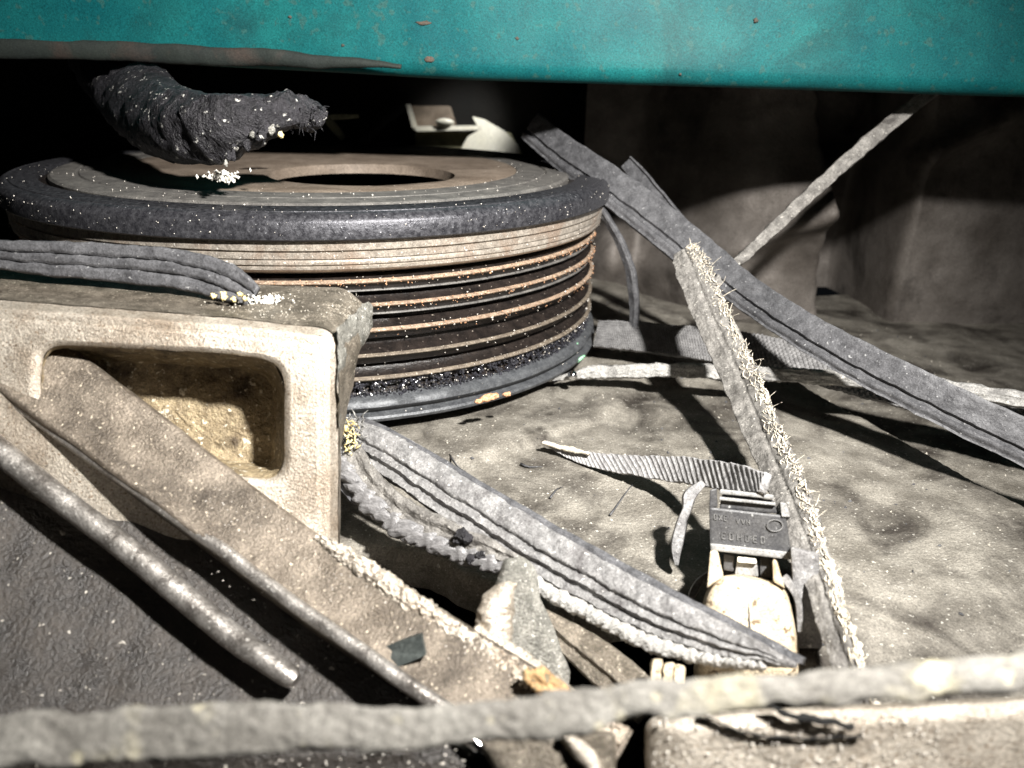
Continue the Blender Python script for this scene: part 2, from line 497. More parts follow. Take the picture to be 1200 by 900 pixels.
# ------------------------------------------------------------------ crank pulley
def build_pulley():
    t = thing('crank_pulley', (0, 0, -40), 'large ribbed crank pulley with dark steel rim and rusty grooves', 'pulley')
    SEG = 320
    # outer inertia ring
    prof = [(74.5, 0.0), (79.6, 0.0), (80.0, 0.35), (80.0, 3.6), (79.7, 4.1), (78.9, 5.0), (78.2, 5.4), (77.9, 5.45), (77.6, 5.2), (77.2, 5.2), (77.0, 5.5), (71.6, 5.7), (71.0, 5.4), (71.0, 3.6)]
    V, F = lathe(prof, SEG, jit=0.05)
    sharpen(recalc(obj('outer_ring', V, F, M['ring'], t)), 35)
    # rubber ring and grey face
    V, F = lathe([(71.0, 3.9), (70.2, 4.3), (69.2, 4.3), (68.6, 3.9)], SEG)
    obj('rubber_ring', V, F, M['valley'], t)
    V, F = lathe([(68.6, 3.0), (68.6, 5.2), (68.0, 5.7), (62.5, 5.9), (62.2, 5.5), (61.8, 5.5), (61.5, 5.9), (54.4, 6.0), (54.0, 5.7)], SEG, jit=0.06)
    sharpen(recalc(obj('inner_ring', V, F, M['ringtop'], t)), 35)
    # hub web: a plate with one large off-centre opening
    seg = 240; V = []; F = []
    def ell(i, k, z):
        a = 2*math.pi*i/seg
        return (14+24*k*math.cos(a), -17+24*k*math.sin(a), z)
    def cir(i, r, z):
        e = ell(i, 1, 0); a = math.atan2(e[1], e[0])
        return (r*math.cos(a), r*math.sin(a), z)
    rings_ = [lambda i: cir(i, 54, 3), lambda i: cir(i, 54, 5.8), lambda i: cir(i, 53.4, 6.1), lambda i: cir(i, 46, 6.15), lambda i: ell(i, 1.05, 6.2), lambda i: ell(i, 1.0, 5.9), lambda i: ell(i, .985, 3.4), lambda i: ell(i, 1.2, 3.2)]
    for f in rings_:
        for i in range(seg): V.append(f(i))
    for q in range(len(rings_)-1):
        for i in range(seg):
            F.append((q*seg+i, q*seg+(i+1) % seg, q*seg+seg+(i+1) % seg, q*seg+seg+i))
    sharpen(recalc(obj('hub_web', V, F, M['hub'], t)), 35)
    V, F = blob((-15.5, -13, 6.15), (4.2, 2.0, .12), (Vector((.9, .43, 0)), Vector((-.43, .9, 0)), Vector((0, 0, 1))), 3, .2, 1, 3)
    obj('slot_shade', V, F, M['valley'], t)  # flat black lens standing in for the shade in a slot
    V, F = lathe([(70, 1.0), (62, -14), (20, -18), (0.5, -18)], 96)
    obj('inner_bowl', V, F, M['valley'], t)  # bowl coloured black for the shade inside the opening
    # bright steel band under the ring, three lands with fine lines between
    prof = [(75, -0.1), (78.6, -0.25), (78.6, -2.05), (78.0, -2.2), (78.0, -2.5), (78.4, -2.65), (78.4, -3.75), (78.1, -3.9), (78.1, -4.2), (78.2, -4.4), (78.15, -5.0), (77.75, -5.15), (77.75, -5.35), (78.05, -5.5), (78.0, -6.0), (77.5, -6.5), (74.2, -7.6)]
    V, F = lathe(prof, SEG, jit=0.07)
    sharpen(recalc(obj('steel_band', V, F, M['band'], t)), 35)
    # grooved barrel
    ribs = [-9.2, -14.3, -19.8, -25.4, -30.6]
    core = [(74.2, -7.0)]
    for z in ribs:
        core += [(73.4, z+1.9), (75.8, z+0.6), (75.8, z-0.6), (75.2, z-1.2), (75.0, z-1.9), (74.3, z-2.3), (73.2, z-2.6)]
    core += [(74.0, -33.5), (75.2, -35.2)]
    V, F = lathe(core, SEG, jit=0.12)
    sharpen(recalc(obj('groove_barrel', V, F, M['valley'], t)), 50)
    for i, z in enumerate(ribs):
        hw = (0.5, 0.42, 0.5, 0.42, 0.5)[i]
        p = [(75.5, z+hw+.1), (76.55, z+hw*.45), (76.7, z), (76.5, z-hw*.5), (75.5, z-hw-0.2)]
        V, F = lathe(p, SEG*2, jit=0.1)
        o = recalc(obj('groove_rib', V, F, M['crest'] if i < 3 else M['crest2'], t))
        # thin dull line below the first ribs
        if i < 2:
            V, F = lathe([(74.4, z-1.75), (75.5, z-1.95), (75.6, z-2.2), (74.4, z-2.5)], SEG, jit=0.2)
            recalc(obj('groove_line', V, F, M['ringtop'], t))
    lip = [(75.0, -34.4), (76.6, -35.0), (77.6, -35.7), (77.8, -36.6), (77.2, -37.4), (76.4, -37.7), (76.4, -38.3), (77.9, -38.7), (78.2, -39.2), (77.9, -39.9), (70, -40.2), (40, -40.2)]
    V, F = lathe(lip, SEG, jit=0.15)
    sharpen(recalc(obj('back_lip', V, F, M['lip'], t)), 40)
    # grit
    def sc_pts(n, rr, zz, smin, smax, a0=-165, a1=25):
        out = []
        for _ in range(n):
            a = math.radians(random.uniform(a0, a1))
            z = random.uniform(*zz)
            r = rr + random.uniform(-.1, .25)
            out.append(((r*math.cos(a), r*math.sin(a), z), random.choice((1, 1, 1, 1.5))*random.uniform(smin, smax)))
        return out
    P = []
    for z in ribs:
        P += sc_pts(100, 76.5, (z-1.1, z+1.2), .08, .2)
        P += sc_pts(60, 74.6, (z-2.6, z-1.4), .08, .18)
    P += sc_pts(160, 78.3, (-6, -0.5), .07, .16) + sc_pts(160, 80.0, (0.5, 5), .07, .16) + sc_pts(60, 77.2, (-39.5, -35), .08, .2)
    for _ in range(260):
        a = math.radians(random.uniform(-170, 30)); r = random.uniform(40, 79)
        if ((r*math.cos(a)-14)/25)**2+((r*math.sin(a)+17)/25)**2 < 1: continue
        P.append(((r*math.cos(a), r*math.sin(a), 6.05 if r < 68 else 5.6), random.uniform(.07, .18)))
    V, F = grit(P)
    g = obj('grit', V, F, M['grit'], t, smooth=False); g['kind'] = 'stuff'
    V, F = grit(sc_pts(3200, 75.7, (-35.0, -31.0), .16, .42))
    g = obj('black_grit', V, F, M['gritdark'], t, smooth=False); g['kind'] = 'stuff'
    V, F = grit(sc_pts(520, 75.6, (-34.2, -29.8), .09, .2))
    g = obj('pale_grit', V, F, M['grit'], t, smooth=False); g['kind'] = 'stuff'
    V, F = grit(sc_pts(420, 76.75, (-10.0, -8.4), .07, .17) + sc_pts(420, 76.75, (-15.1, -13.5), .07, .17) + sc_pts(260, 76.75, (-20.9, -18.9), .07, .17))
    g = obj('rust_grit', V, F, M['gritrust'], t, smooth=False); g['kind'] = 'stuff'
build_pulley()

# ------------------------------------------------------------------ cast bracket, lower left of the pulley
def polar_ring(poly, c, N):
    out = []
    for i in range(N):
        a = 2*math.pi*i/N
        dx, dy = math.cos(a), math.sin(a)
        best = None
        for k in range(len(poly)):
            (x1, y1), (x2, y2) = poly[k], poly[(k+1) % len(poly)]
            ex, ey = x2-x1, y2-y1
            den = dx*ey-dy*ex
            if abs(den) < 1e-9: continue
            tt = ((x1-c[0])*ey-(y1-c[1])*ex)/den
            uu = ((x1-c[0])*dy-(y1-c[1])*dx)/den
            if tt > 0 and -1e-6 <= uu <= 1+1e-6:
                if best is None or tt < best: best = tt
        out.append((c[0]+dx*best, c[1]+dy*best))
    return out
def rounded(poly, r, n=7):
    out = []
    k = len(poly)
    for i in range(k):
        p = Vector(poly[i]); a = Vector(poly[i-1]); b = Vector(poly[(i+1) % k])
        da = (a-p); db = (b-p)
        rr = min(r if not isinstance(r, (list, tuple)) else r[i], da.length*.45, db.length*.45)
        s = p+da.normalized()*rr; e = p+db.normalized()*rr
        for j in range(n+1):
            q = j/n
            v = s*(1-q)**2 + p*2*q*(1-q) + e*q*q
            out.append((v.x, v.y))
    return out
def loft(rings, close_first=False, close_last=True, rough=0.0, rs=0.3, sub=1, off=0.0):
    """rings: lists of world points, equal length"""
    R = []
    for i in range(len(rings)-1):
        a, b = rings[i], rings[i+1]
        L = sum((Vector(p)-Vector(q)).length for p, q in zip(a, b))/len(a)
        c = max(1, int(L/sub))
        for j in range(c):
            t = j/c
            R.append([Vector(p)*(1-t)+Vector(q)*t for p, q in zip(a, b)])
    R.append([Vector(p) for p in rings[-1]])
    k = len(R[0]); V = []; F = []
    for r in R:
        for p in r:
            V.append(p)
    for i in range(len(R)-1):
        for j in range(k):
            a = i*k+j; b = i*k+(j+1) % k
            F.append((a, b, b+k, a+k))
    if close_last:
        c = sum(R[-1], Vector())/k
        prev = (len(R)-1)*k
        last = R[-1]
        for q in (0.75, 0.5, 0.25):
            b = len(V)
            for p in last: V.append(c+(p-c)*q)
            for j in range(k): F.append((prev+j, prev+(j+1) % k, b+(j+1) % k, b+j))
            prev = b
        V.append(c)
        for j in range(k): F.append((prev+j, prev+(j+1) % k, len(V)-1))
    if close_first:
        F.append(tuple(range(k-1, -1, -1)))
    if rough:
        for i, p in enumerate(V):
            V[i] = p + Vector((nz(p, rs, off), nz(p, rs, off+31), nz(p, rs, off+67)))*rough + Vector((nz(p, rs*3, off+5), nz(p, rs*3, off+37), nz(p, rs*3, off+61)))*rough*.45
    return V, F

def build_bracket():
    t = thing('cast_bracket', at(300, 640, 140), 'sandy cast aluminium bracket with rounded window in front of the pulley', 'bracket')
    N = 300
    c = (190, 480)
    front = rounded([(-120, 342), (262, 371), (397, 386), (397, 690), (-120, 690)], [20, 5, 24, 20, 20])
    inset = rounded([(-110, 356), (262, 383), (383, 397), (384, 680), (-110, 680)], [16, 5, 20, 16, 16])
    bead = rounded([(-104, 362), (262, 389), (378, 403), (379, 674), (-104, 674)], [14, 5, 18, 14, 14])
    bead2 = rounded([(-98, 368), (262, 394), (373, 408), (374, 668), (-98, 668)], [12, 5, 16, 12, 12])
    hole = rounded([(45, 398), (262, 409), (339, 420), (338, 572), (262, 560), (45, 490)], [30, 5, 34, 40, 30, 30])
    hole2 = rounded([(49, 403), (262, 414), (334, 424), (333, 566), (262, 554), (49, 486)], [28, 5, 32, 38, 28, 28])
    hfl = rounded([(68, 420), (262, 432), (322, 440), (318, 548), (262, 538), (68, 474)], [28, 5, 26, 34, 28, 28])
    mid = rounded([(-126, 328), (262, 356), (402, 352), (424, 400), (399, 520), (398, 692), (-126, 692)], [20, 5, 14, 14, 14, 14, 20])
    back = rounded([(-130, 308), (262, 333), (404, 337), (437, 366), (427, 402), (399, 450), (398, 692), (-130, 692)], [20, 5, 14, 10, 10, 14, 14, 20])
    def W(poly, d): return [at(p[0], p[1], d) for p in polar_ring(poly, c, N)]
    rings_body = [W(back, 152), W(back, 149), W(mid, 139), W(front, 129.5)]
    V, F = loft(rings_body, True, False, 0.2, 0.28, 1.0, 3)
    obj('casting_body', V, F, M['aludark'], t)  # top and sides: dimmer light put into a darker casting colour
    rings_front = [W(front, 129.9), W(inset, 127.5), W(bead, 128.1), W(bead2, 127.7), W(hole, 127.7), W(hole2, 128.5)]
    V, F = loft(rings_front, False, False, 0.07, 0.3, 1.0, 3)
    obj('front_frame', V, F, M['alu'], t)
    V, F = loft([W(hole2, 128.3), W(hfl, 140)], False, True, 0.5, 0.3, 1.0, 8)
    obj('window_pocket', V, F, M['pocket'], t)
    # broken grey flank, right of the frame
    fl = [[at(395, 388, 131), at(404, 356, 146), at(436, 352+2, 150.5)], ]
    A = [(397, 385), (397, 400), (397, 420), (397, 440), (397, 460), (397, 500)]
    B = [(432, 352), (437, 366), (434, 390), (424, 408), (408, 440), (399, 480)]
    V = []; F = []
    n = 40; k = 24
    SA = spline(A, n); SB = spline(B, n)
    for i in range(n+1):
        for j in range(k+1):
            q = j/k
            px = SA[i][0]*(1-q)+SB[i][0]*q; py = SA[i][1]*(1-q)+SB[i][1]*q
            p = at(px, py, 128.8*(1-q)+147*q)
            p += RT*(0.5*fbm(p, .35, 2)) + UP*.4*fbm(p, .4, 5) - FW*(0.4+0.5*fbm(p, .5, 7))
            V.append(p)
    for i in range(n):
        for j in range(k):
            a = i*(k+1)+j
            F.append((a, a+1, a+k+2, a+k+1))
    obj('broken_flank', V, F, M['aluneutral'], t)
    # crumbs along the top face
    P = []
    for _ in range(260):
        px = random.uniform(225, 425); py = random.uniform(342, 372); q = (372-py)/34
        P.append((at(px, py, 130+17*q), random.uniform(.06, .17)))
    V, F = grit(P); g = obj('grit', V, F, M['gritdust'], t, smooth=False); g['kind'] = 'stuff'
    P = []
    for _ in range(90):
        a = random.gauss(0, 1); b = random.gauss(0, 1)
        P.append((at(310+11*a, 352+3.5*b, 138), random.uniform(.15, .38)))
    V, F = grit(P); g = obj('white_crumbs', V, F, M['tuft'], t, smooth=False); g['kind'] = 'stuff'
build_bracket()

# grey rubber scrap resting on the bracket
def build_scrap():
    t = thing('rubber_scrap', at(262, 345, 140), 'dark grey rubber scrap on top of the bracket with yellow crumbs', 'rubber scrap')
    ctrl = [(-40, 296, 142, 30, 0), (60, 303, 141.5, 40, 0), (160, 310, 141, 44, 0), (222, 318, 140.5, 46, 0), (258, 328, 140, 44, 0), (284, 341, 139.3, 36, 0), (297, 348, 138.8, 26, 0)]
    prof = [(.5, -.8), (.5, .4), (.44, .7), (.2, .7), (.17, .2), (.13, .2), (.10, .7), (-.1, .7), (-.13, .2), (-.17, .2), (-.2, .7), (-.44, .7), (-.5, .4), (-.5, -.8)]
    V, F = sweep(ctrl, 70, densify(prof, .6), lambda p, u, v, s, S, N, T: N*(.25*fbm(p, .3, 3)) + S*(.3*fbm(p, .25, 8)+.15*fbm(p, 1.2, 8)))
    recalc(obj('rubber_body', V, F, M['rubberdark'], t))
    for (px, py, sx, sy) in ((262, 347, .45, .6), (274, 351, .3, .45), (281, 345, .4, .35), (287, 350, .3, .4), (250, 347, .4, .4)):
        V, F = blob(at(px, py, 136.5), (sx, sy, .6), VIEW, 3, .9, 1.6, px)
        obj('yellow_crumb', V, F, M['yellow'], t)
build_scrap()

# ------------------------------------------------------------------ diagonal casting in the lower left
def build_beam():
    t = thing('diagonal_casting', at(450, 760, 118), 'dusty grey casting running diagonally across the lower left corner', 'casting')
    ctrl = [(-120, 305, 134, 96, -6), (40, 430, 130, 92, -6), (150, 512, 127, 90, -6), (262, 597, 123, 86, -6), (350, 663, 119, 90, -6), (440, 722, 114, 96, -6), (530, 778, 109, 98, -6), (620, 835, 105, 100, -6), (720, 900, 102, 100, -6)]
    prof = [(.5, -16), (.5, -1.2), (.48, -.35), (.44, 0), (.2, .1), (0, .15), (-.2, .2), (-.36, .5), (-.42, .7), (-.47, .6), (-.5, -.2), (-.52, -1.4), (-.53, -16)]
    V, F = sweep(ctrl, 220, densify(prof, .3), lambda p, u, v, s, S, N, T: N*(.22*fbm(p, .08, 3) + .05*fbm(p, .9, 9)) + S*(.15*fbm(p, .15, 6)))
    recalc(obj('flat_face', V, F, M['beam'], t))
    # granular rim on the far edge
    ctrl = [(372, 628, 121, 12, -10), (430, 667, 117.4, 22, -10), (500, 717, 113.2, 26, -10), (560, 759, 110, 28, -10), (620, 798, 107, 30, -10), (668, 828, 105, 30, -10), (730, 868, 103, 30, -10)]
    prof = [(.5, -3), (.5, -.3), (.42, .25), (.3, .45), (.1, .5), (-.2, .35), (-.5, -.2), (-.5, -3)]
    V, F = sweep(ctrl, 260, densify(prof, .3), lambda p, u, v, s, S, N, T: N*(.3*fbm(p, .6, 3)+.3*fbm(p, 2.0, 3)) + S*(.3*fbm(p, .6, 6)+.3*fbm(p, 2.0, 1)))
    recalc(obj('granular_rim', V, F, M['alu'], t))
    # worn bright ridge along the near edge
    ctrl = [(-120, 372, 132, 14, 0), (40, 488, 128, 15, 0), (150, 565, 124.5, 16, 0), (262, 646, 120, 17, 0), (350, 712, 115.4, 18, 0), (420, 761, 111.4, 19, 0), (490, 810, 107.2, 20, 0), (600, 883, 102.4, 20, 0), (660, 928, 100.4, 20, 0)]
    prof = [(.5*math.cos(i*math.pi/8), .8*math.sin(i*math.pi/8)) for i in range(16)]
    V, F = sweep(ctrl, 190, prof, lambda p, u, v, s, S, N, T: N*(.1*fbm(p, .2, 3)+.04*fbm(p, 1.5, 3))+S*(.12*fbm(p, .12, 3)))
    recalc(obj('worn_ridge', V, F, M['worn'], t))
    # oily wall dropping away below the ridge, with a second fin on it
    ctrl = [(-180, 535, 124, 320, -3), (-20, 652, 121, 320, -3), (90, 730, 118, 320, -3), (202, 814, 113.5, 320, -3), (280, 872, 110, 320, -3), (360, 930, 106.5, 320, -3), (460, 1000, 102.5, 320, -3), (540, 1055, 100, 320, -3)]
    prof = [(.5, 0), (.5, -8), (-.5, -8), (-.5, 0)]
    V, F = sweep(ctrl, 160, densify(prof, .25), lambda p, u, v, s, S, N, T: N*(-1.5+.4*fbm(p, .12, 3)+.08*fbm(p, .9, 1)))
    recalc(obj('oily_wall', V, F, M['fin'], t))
    ctrl = [(-120, 425, 126, 28, 0), (20, 545, 123.2, 28, 0), (150, 645, 119.8, 29, 0), (262, 738, 115.4, 30, 0), (310, 772, 113, 29, 0), (338, 792, 111.8, 27, 0), (346, 798, 111.6, 18, 0)]
    prof = [(.5*math.cos(i*math.pi/9), 1.6*math.sin(i*math.pi/9)-(.6 if i > 9 else 0)) for i in range(18)]
    V, F = sweep(ctrl, 130, prof, lambda p, u, v, s, S, N, T: N*(.1*fbm(p, .2, 5)+.04*fbm(p, 1.4, 3))+S*.1*fbm(p, .15, 3))
    recalc(obj('short_fin', V, F, M['worn'], t))
    P = []
    for _ in range(260):
        s = random.random(); px = 240+s*400; py = 575+s*250+random.uniform(-25, 95)
        d = 122-s*17
        P.append((at(px, py, d-0.6+random.uniform(-.2, .8)), random.uniform(.05, .14)))
    V, F = grit(P); g = obj('grit', V, F, M['grit'], t, smooth=False); g['kind'] = 'stuff'
    V, F = blob(at(645, 808, 104.4), (3.6, 1.5, 1.2), (RT*.8-UP*.6, UP*.8+RT*.6, -FW), 4, .35, .9, 4)
    obj('burnt_tip', V, F, M['brown'], t)
M['worn'] = mat('worn_oily_aluminium', (0.22, 0.2, 0.18), (0.58, 0.55, 0.51), 300, 0.3, 0.8, 0.3, 1800, (0.75, 0.72, 0.67), 0.64, 1500, bdist=0.0006, spec=0.8, rough2=0.45)
build_beam()

def build_stub():
    t = thing('cast_stub', at(600, 780, 118), 'pale rounded casting stub with grey web under the torn belt', 'casting stub')
    # tall tapering web
    c = (612, 720)
    f = rounded([(590, 655), (612, 652), (628, 665), (632, 700), (650, 735), (668, 790), (660, 840), (570, 840), (565, 770), (576, 700)], 6)
    b = rounded([(594, 660), (612, 658), (622, 668), (628, 700), (644, 735), (664, 790), (660, 840), (574, 840), (572, 770), (582, 700)], 6)
    fi = rounded([(596, 663), (610, 661), (620, 672), (622, 705), (638, 742), (655, 790), (650, 832), (580, 832), (576, 770), (586, 705)], 6)
    N = 120
    W = lambda poly, d: [at(p[0], p[1], d) for p in polar_ring(poly, c, N)]
    V, F = loft([W(b, 134), W(f, 120.6), W(fi, 119.4)], False, True, .22, .35, .8, 3)
    obj('grey_web', V, F, M['aluneutral'], t)
    prof = [(.5*math.cos(i*math.pi/12), 2.4*math.sin(i*math.pi/12)) for i in range(24)]
    def gran(p, u, v, s, S, N, T): return N*(.4*fbm(p, .35, 3)+.25*fbm(p, 1.6, 9)) + S*(.4*fbm(p, .35, 7)+.25*fbm(p, 1.6, 4))
    ctrl = [(590, 697, 118.5, 8, 0), (588, 699, 117.6, 26, 0), (585, 704, 116.6, 37, 0), (582, 713, 116.0, 42, 0), (580, 726, 115.6, 43, 0), (578, 742, 115.2, 44, 0), (575, 762, 114.6, 52, 0), (570, 785, 113.4, 66, 0)]
    V, F = sweep(ctrl, 90, prof, gran)
    recalc(obj('rounded_boss', V, F, M['alu'], t))
    ctrl = [(556, 738, 113.6, 16, 0), (580, 757, 112.4, 26, 0), (612, 780, 110.4, 30, 0), (648, 804, 108, 26, 0), (676, 824, 106, 16, 0)]
    prof = [(.5, -2), (.42, .2), (.2, .8), (-.2, .8), (-.42, .3), (-.5, -2)]
    V, F = sweep(ctrl, 110, densify(prof, .3), gran)
    recalc(obj('boss_foot', V, F, M['alu'], t))
build_stub()

def block_loft(name, parent, front, d1, d2, m_, c, N=140, rr=8, rough=.4, off=1, smooth=True, shrink=.92):
    f = rounded(front, rr)
    fi = [(c[0]+(p[0]-c[0])*shrink, c[1]+(p[1]-c[1])*shrink) for p in f]
    W = lambda poly, d: [at(p[0], p[1], d) for p in polar_ring(poly, c, N)]
    V, F = loft([W(f, d2), W(f, d1+1.2), W(fi, d1)], True, True, rough, .3, .9, off)
    return obj(name, V, F, m_, parent)

def build_bottom():
    t = thing('foreground_casting', at(860, 930, 104), 'bright speckled casting at the bottom right with a curved crack', 'casting')
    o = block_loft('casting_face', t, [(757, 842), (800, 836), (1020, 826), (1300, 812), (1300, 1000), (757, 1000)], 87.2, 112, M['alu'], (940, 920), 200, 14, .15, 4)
    # curved crack: a thin dark groove line of its own depth
    ctrl = [(820, 836, 86.6, 2, 0), (850, 850, 86.5, 2.5, 0), (885, 861, 86.5, 3, 0), (938, 866, 86.5, 3, 0), (1010, 862, 86.6, 2, 0)]
    V, F = sweep(ctrl, 60, [(.5, 0), (.3, .25), (-.3, .25), (-.5, 0), (0, -.6)], lambda p, u, v, s, S, N, T: S*.25*fbm(p, .6, 3))
    recalc(obj('crack', V, F, M['dark'], t))
    ctrl = [(896, 828, 86, 3, 0), (915, 834, 86, 8, 0), (938, 841, 86, 9, 0), (1000, 852, 86, 7, 0)]
    V, F = sweep(ctrl, 60, [(.5, 0), (.3, .25), (-.3, .25), (-.5, 0), (0, -.6)], lambda p, u, v, s, S, N, T: S*.4*fbm(p, .6, 5))
    recalc(obj('crack', V, F, M['dark'], t))
    P = [(at(random.uniform(765, 1100), random.uniform(838, 930), 86.9), random.uniform(.06, .2)) for _ in range(500)]
    V, F = grit(P); g = obj('grit', V, F, M['grit'], t, smooth=False); g['kind'] = 'stuff'
    t = thing('wedge_casting', at(660, 930, 104), 'wedge-shaped beige casting left of the dark slot at the bottom edge', 'casting')
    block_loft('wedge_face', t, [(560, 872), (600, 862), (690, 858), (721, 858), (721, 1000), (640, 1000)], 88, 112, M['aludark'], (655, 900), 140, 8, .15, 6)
    ctrl = [(658, 858, 87.6, 14, 0), (680, 880, 87.4, 18, 0), (704, 912, 87.2, 20, 0), (722, 940, 87, 20, 0)]
    prof = [(.5*math.cos(i*math.pi/7), .9*math.sin(i*math.pi/7)) for i in range(14)]
    V, F = sweep(ctrl, 60, prof, lambda p, u, v, s, S, N, T: N*.3*fbm(p, .6, 3)+S*.3*fbm(p, .5, 9))
    recalc(obj('bright_rib', V, F, M['alu'], t))
    # dark piece at the very bottom left with a polished edge
    t = thing('oily_casting', at(430, 930, 100), 'oily black casting along the bottom left edge with a shiny rim', 'casting')
    block_loft('oily_face', t, [(-160, 872), (300, 872), (460, 868), (550, 868), (640, 940), (640, 1000), (-160, 1000)], 98, 113, M['fin'], (330, 920), 160, 8, .25, 7)
    ctrl = [(540, 858, 97, 12, 0), (566, 876, 96.4, 14, 0), (600, 902, 96, 14, 0), (650, 940, 95.6, 14, 0)]
    V, F = sweep(ctrl, 60, prof, lambda p, u, v, s, S, N, T: N*.1*fbm(p, .6, 3))
    recalc(obj('shiny_rim', V, F, M['steel'], t))
    P = [(at(random.uniform(300, 560), random.uniform(872, 910), 97.2), random.uniform(.06, .18)) for _ in range(70)]
    V, F = grit(P); g = obj('grit', V, F, M['grit'], t, smooth=False); g['kind'] = 'stuff'
    # grey lug between belt and foreground strip, and the white clip end beneath the belt tip
    t = thing('grey_lug', at(700, 800, 116), 'small dull grey lug in the shadow under the belt', 'lug')
    ctrl = [(634, 718, 128, 14, 0), (660, 742, 125, 34, 0), (690, 766, 122, 46, 0), (722, 792, 119, 50, 0), (760, 826, 116, 50, 0)]
    lp = [(.5, -3), (.5, -.4), (.4, .2), (.12, .5), (.08, 1.1), (-.08, 1.1), (-.12, .5), (-.45, .2), (-.5, -.4), (-.5, -3)]
    V, F = sweep(ctrl, 70, densify(lp, .3), lambda p, u, v, s, S, N, T: N*(.12*fbm(p, .6, 3)+.06*fbm(p, 2, 3))+S*.1*fbm(p, .6, 5))
    recalc(obj('lug_arm', V, F, M['aludark'], t))
    t = thing('white_clip', at(785, 800, 112), 'whitish clip end poking out below the belt tip', 'clip')
    for k, px in enumerate((769, 783, 797)):
        block_loft('clip_tooth', t, [(px-6, 772+4*k), (px+6, 772+4*k), (px+7, 830), (px-6, 830)], 109.5, 114, M['cream'], (px, 795), 50, 3, .35, px)
build_bottom()

# ------------------------------------------------------------------ belts
TOOTH = None
def tooth(parent, P, T, S, N, sx, sy, sz, m_=None, key=0):
    """one torn rib chunk, shared mesh, child of its belt"""
    global TOOTH
    if TOOTH is None: TOOTH = {}
    k3 = key % 3
    if (k3, m_) not in TOOTH:
        V, F = blob((0, 0, 0), (1, 1, 1), (Vector((1, 0, 0)), Vector((0, 1, 0)), Vector((0, 0, 1))), 3, .32, .9, k3*5.1)
        TOOTH[(k3, m_)] = mesh_data('rubber_tooth', V, F, M[m_ or 'rubberpale'])
    o = bpy.data.objects.new('rubber_tooth', TOOTH[(k3, m_)])
    COL.objects.link(o)
    o.parent = parent
    mt = Matrix((T*sx, S*sy, N*sz)).transposed().to_4x4()
    mt.translation = (P-root_base(parent))*MM
    o.matrix_basis = mt
    return o

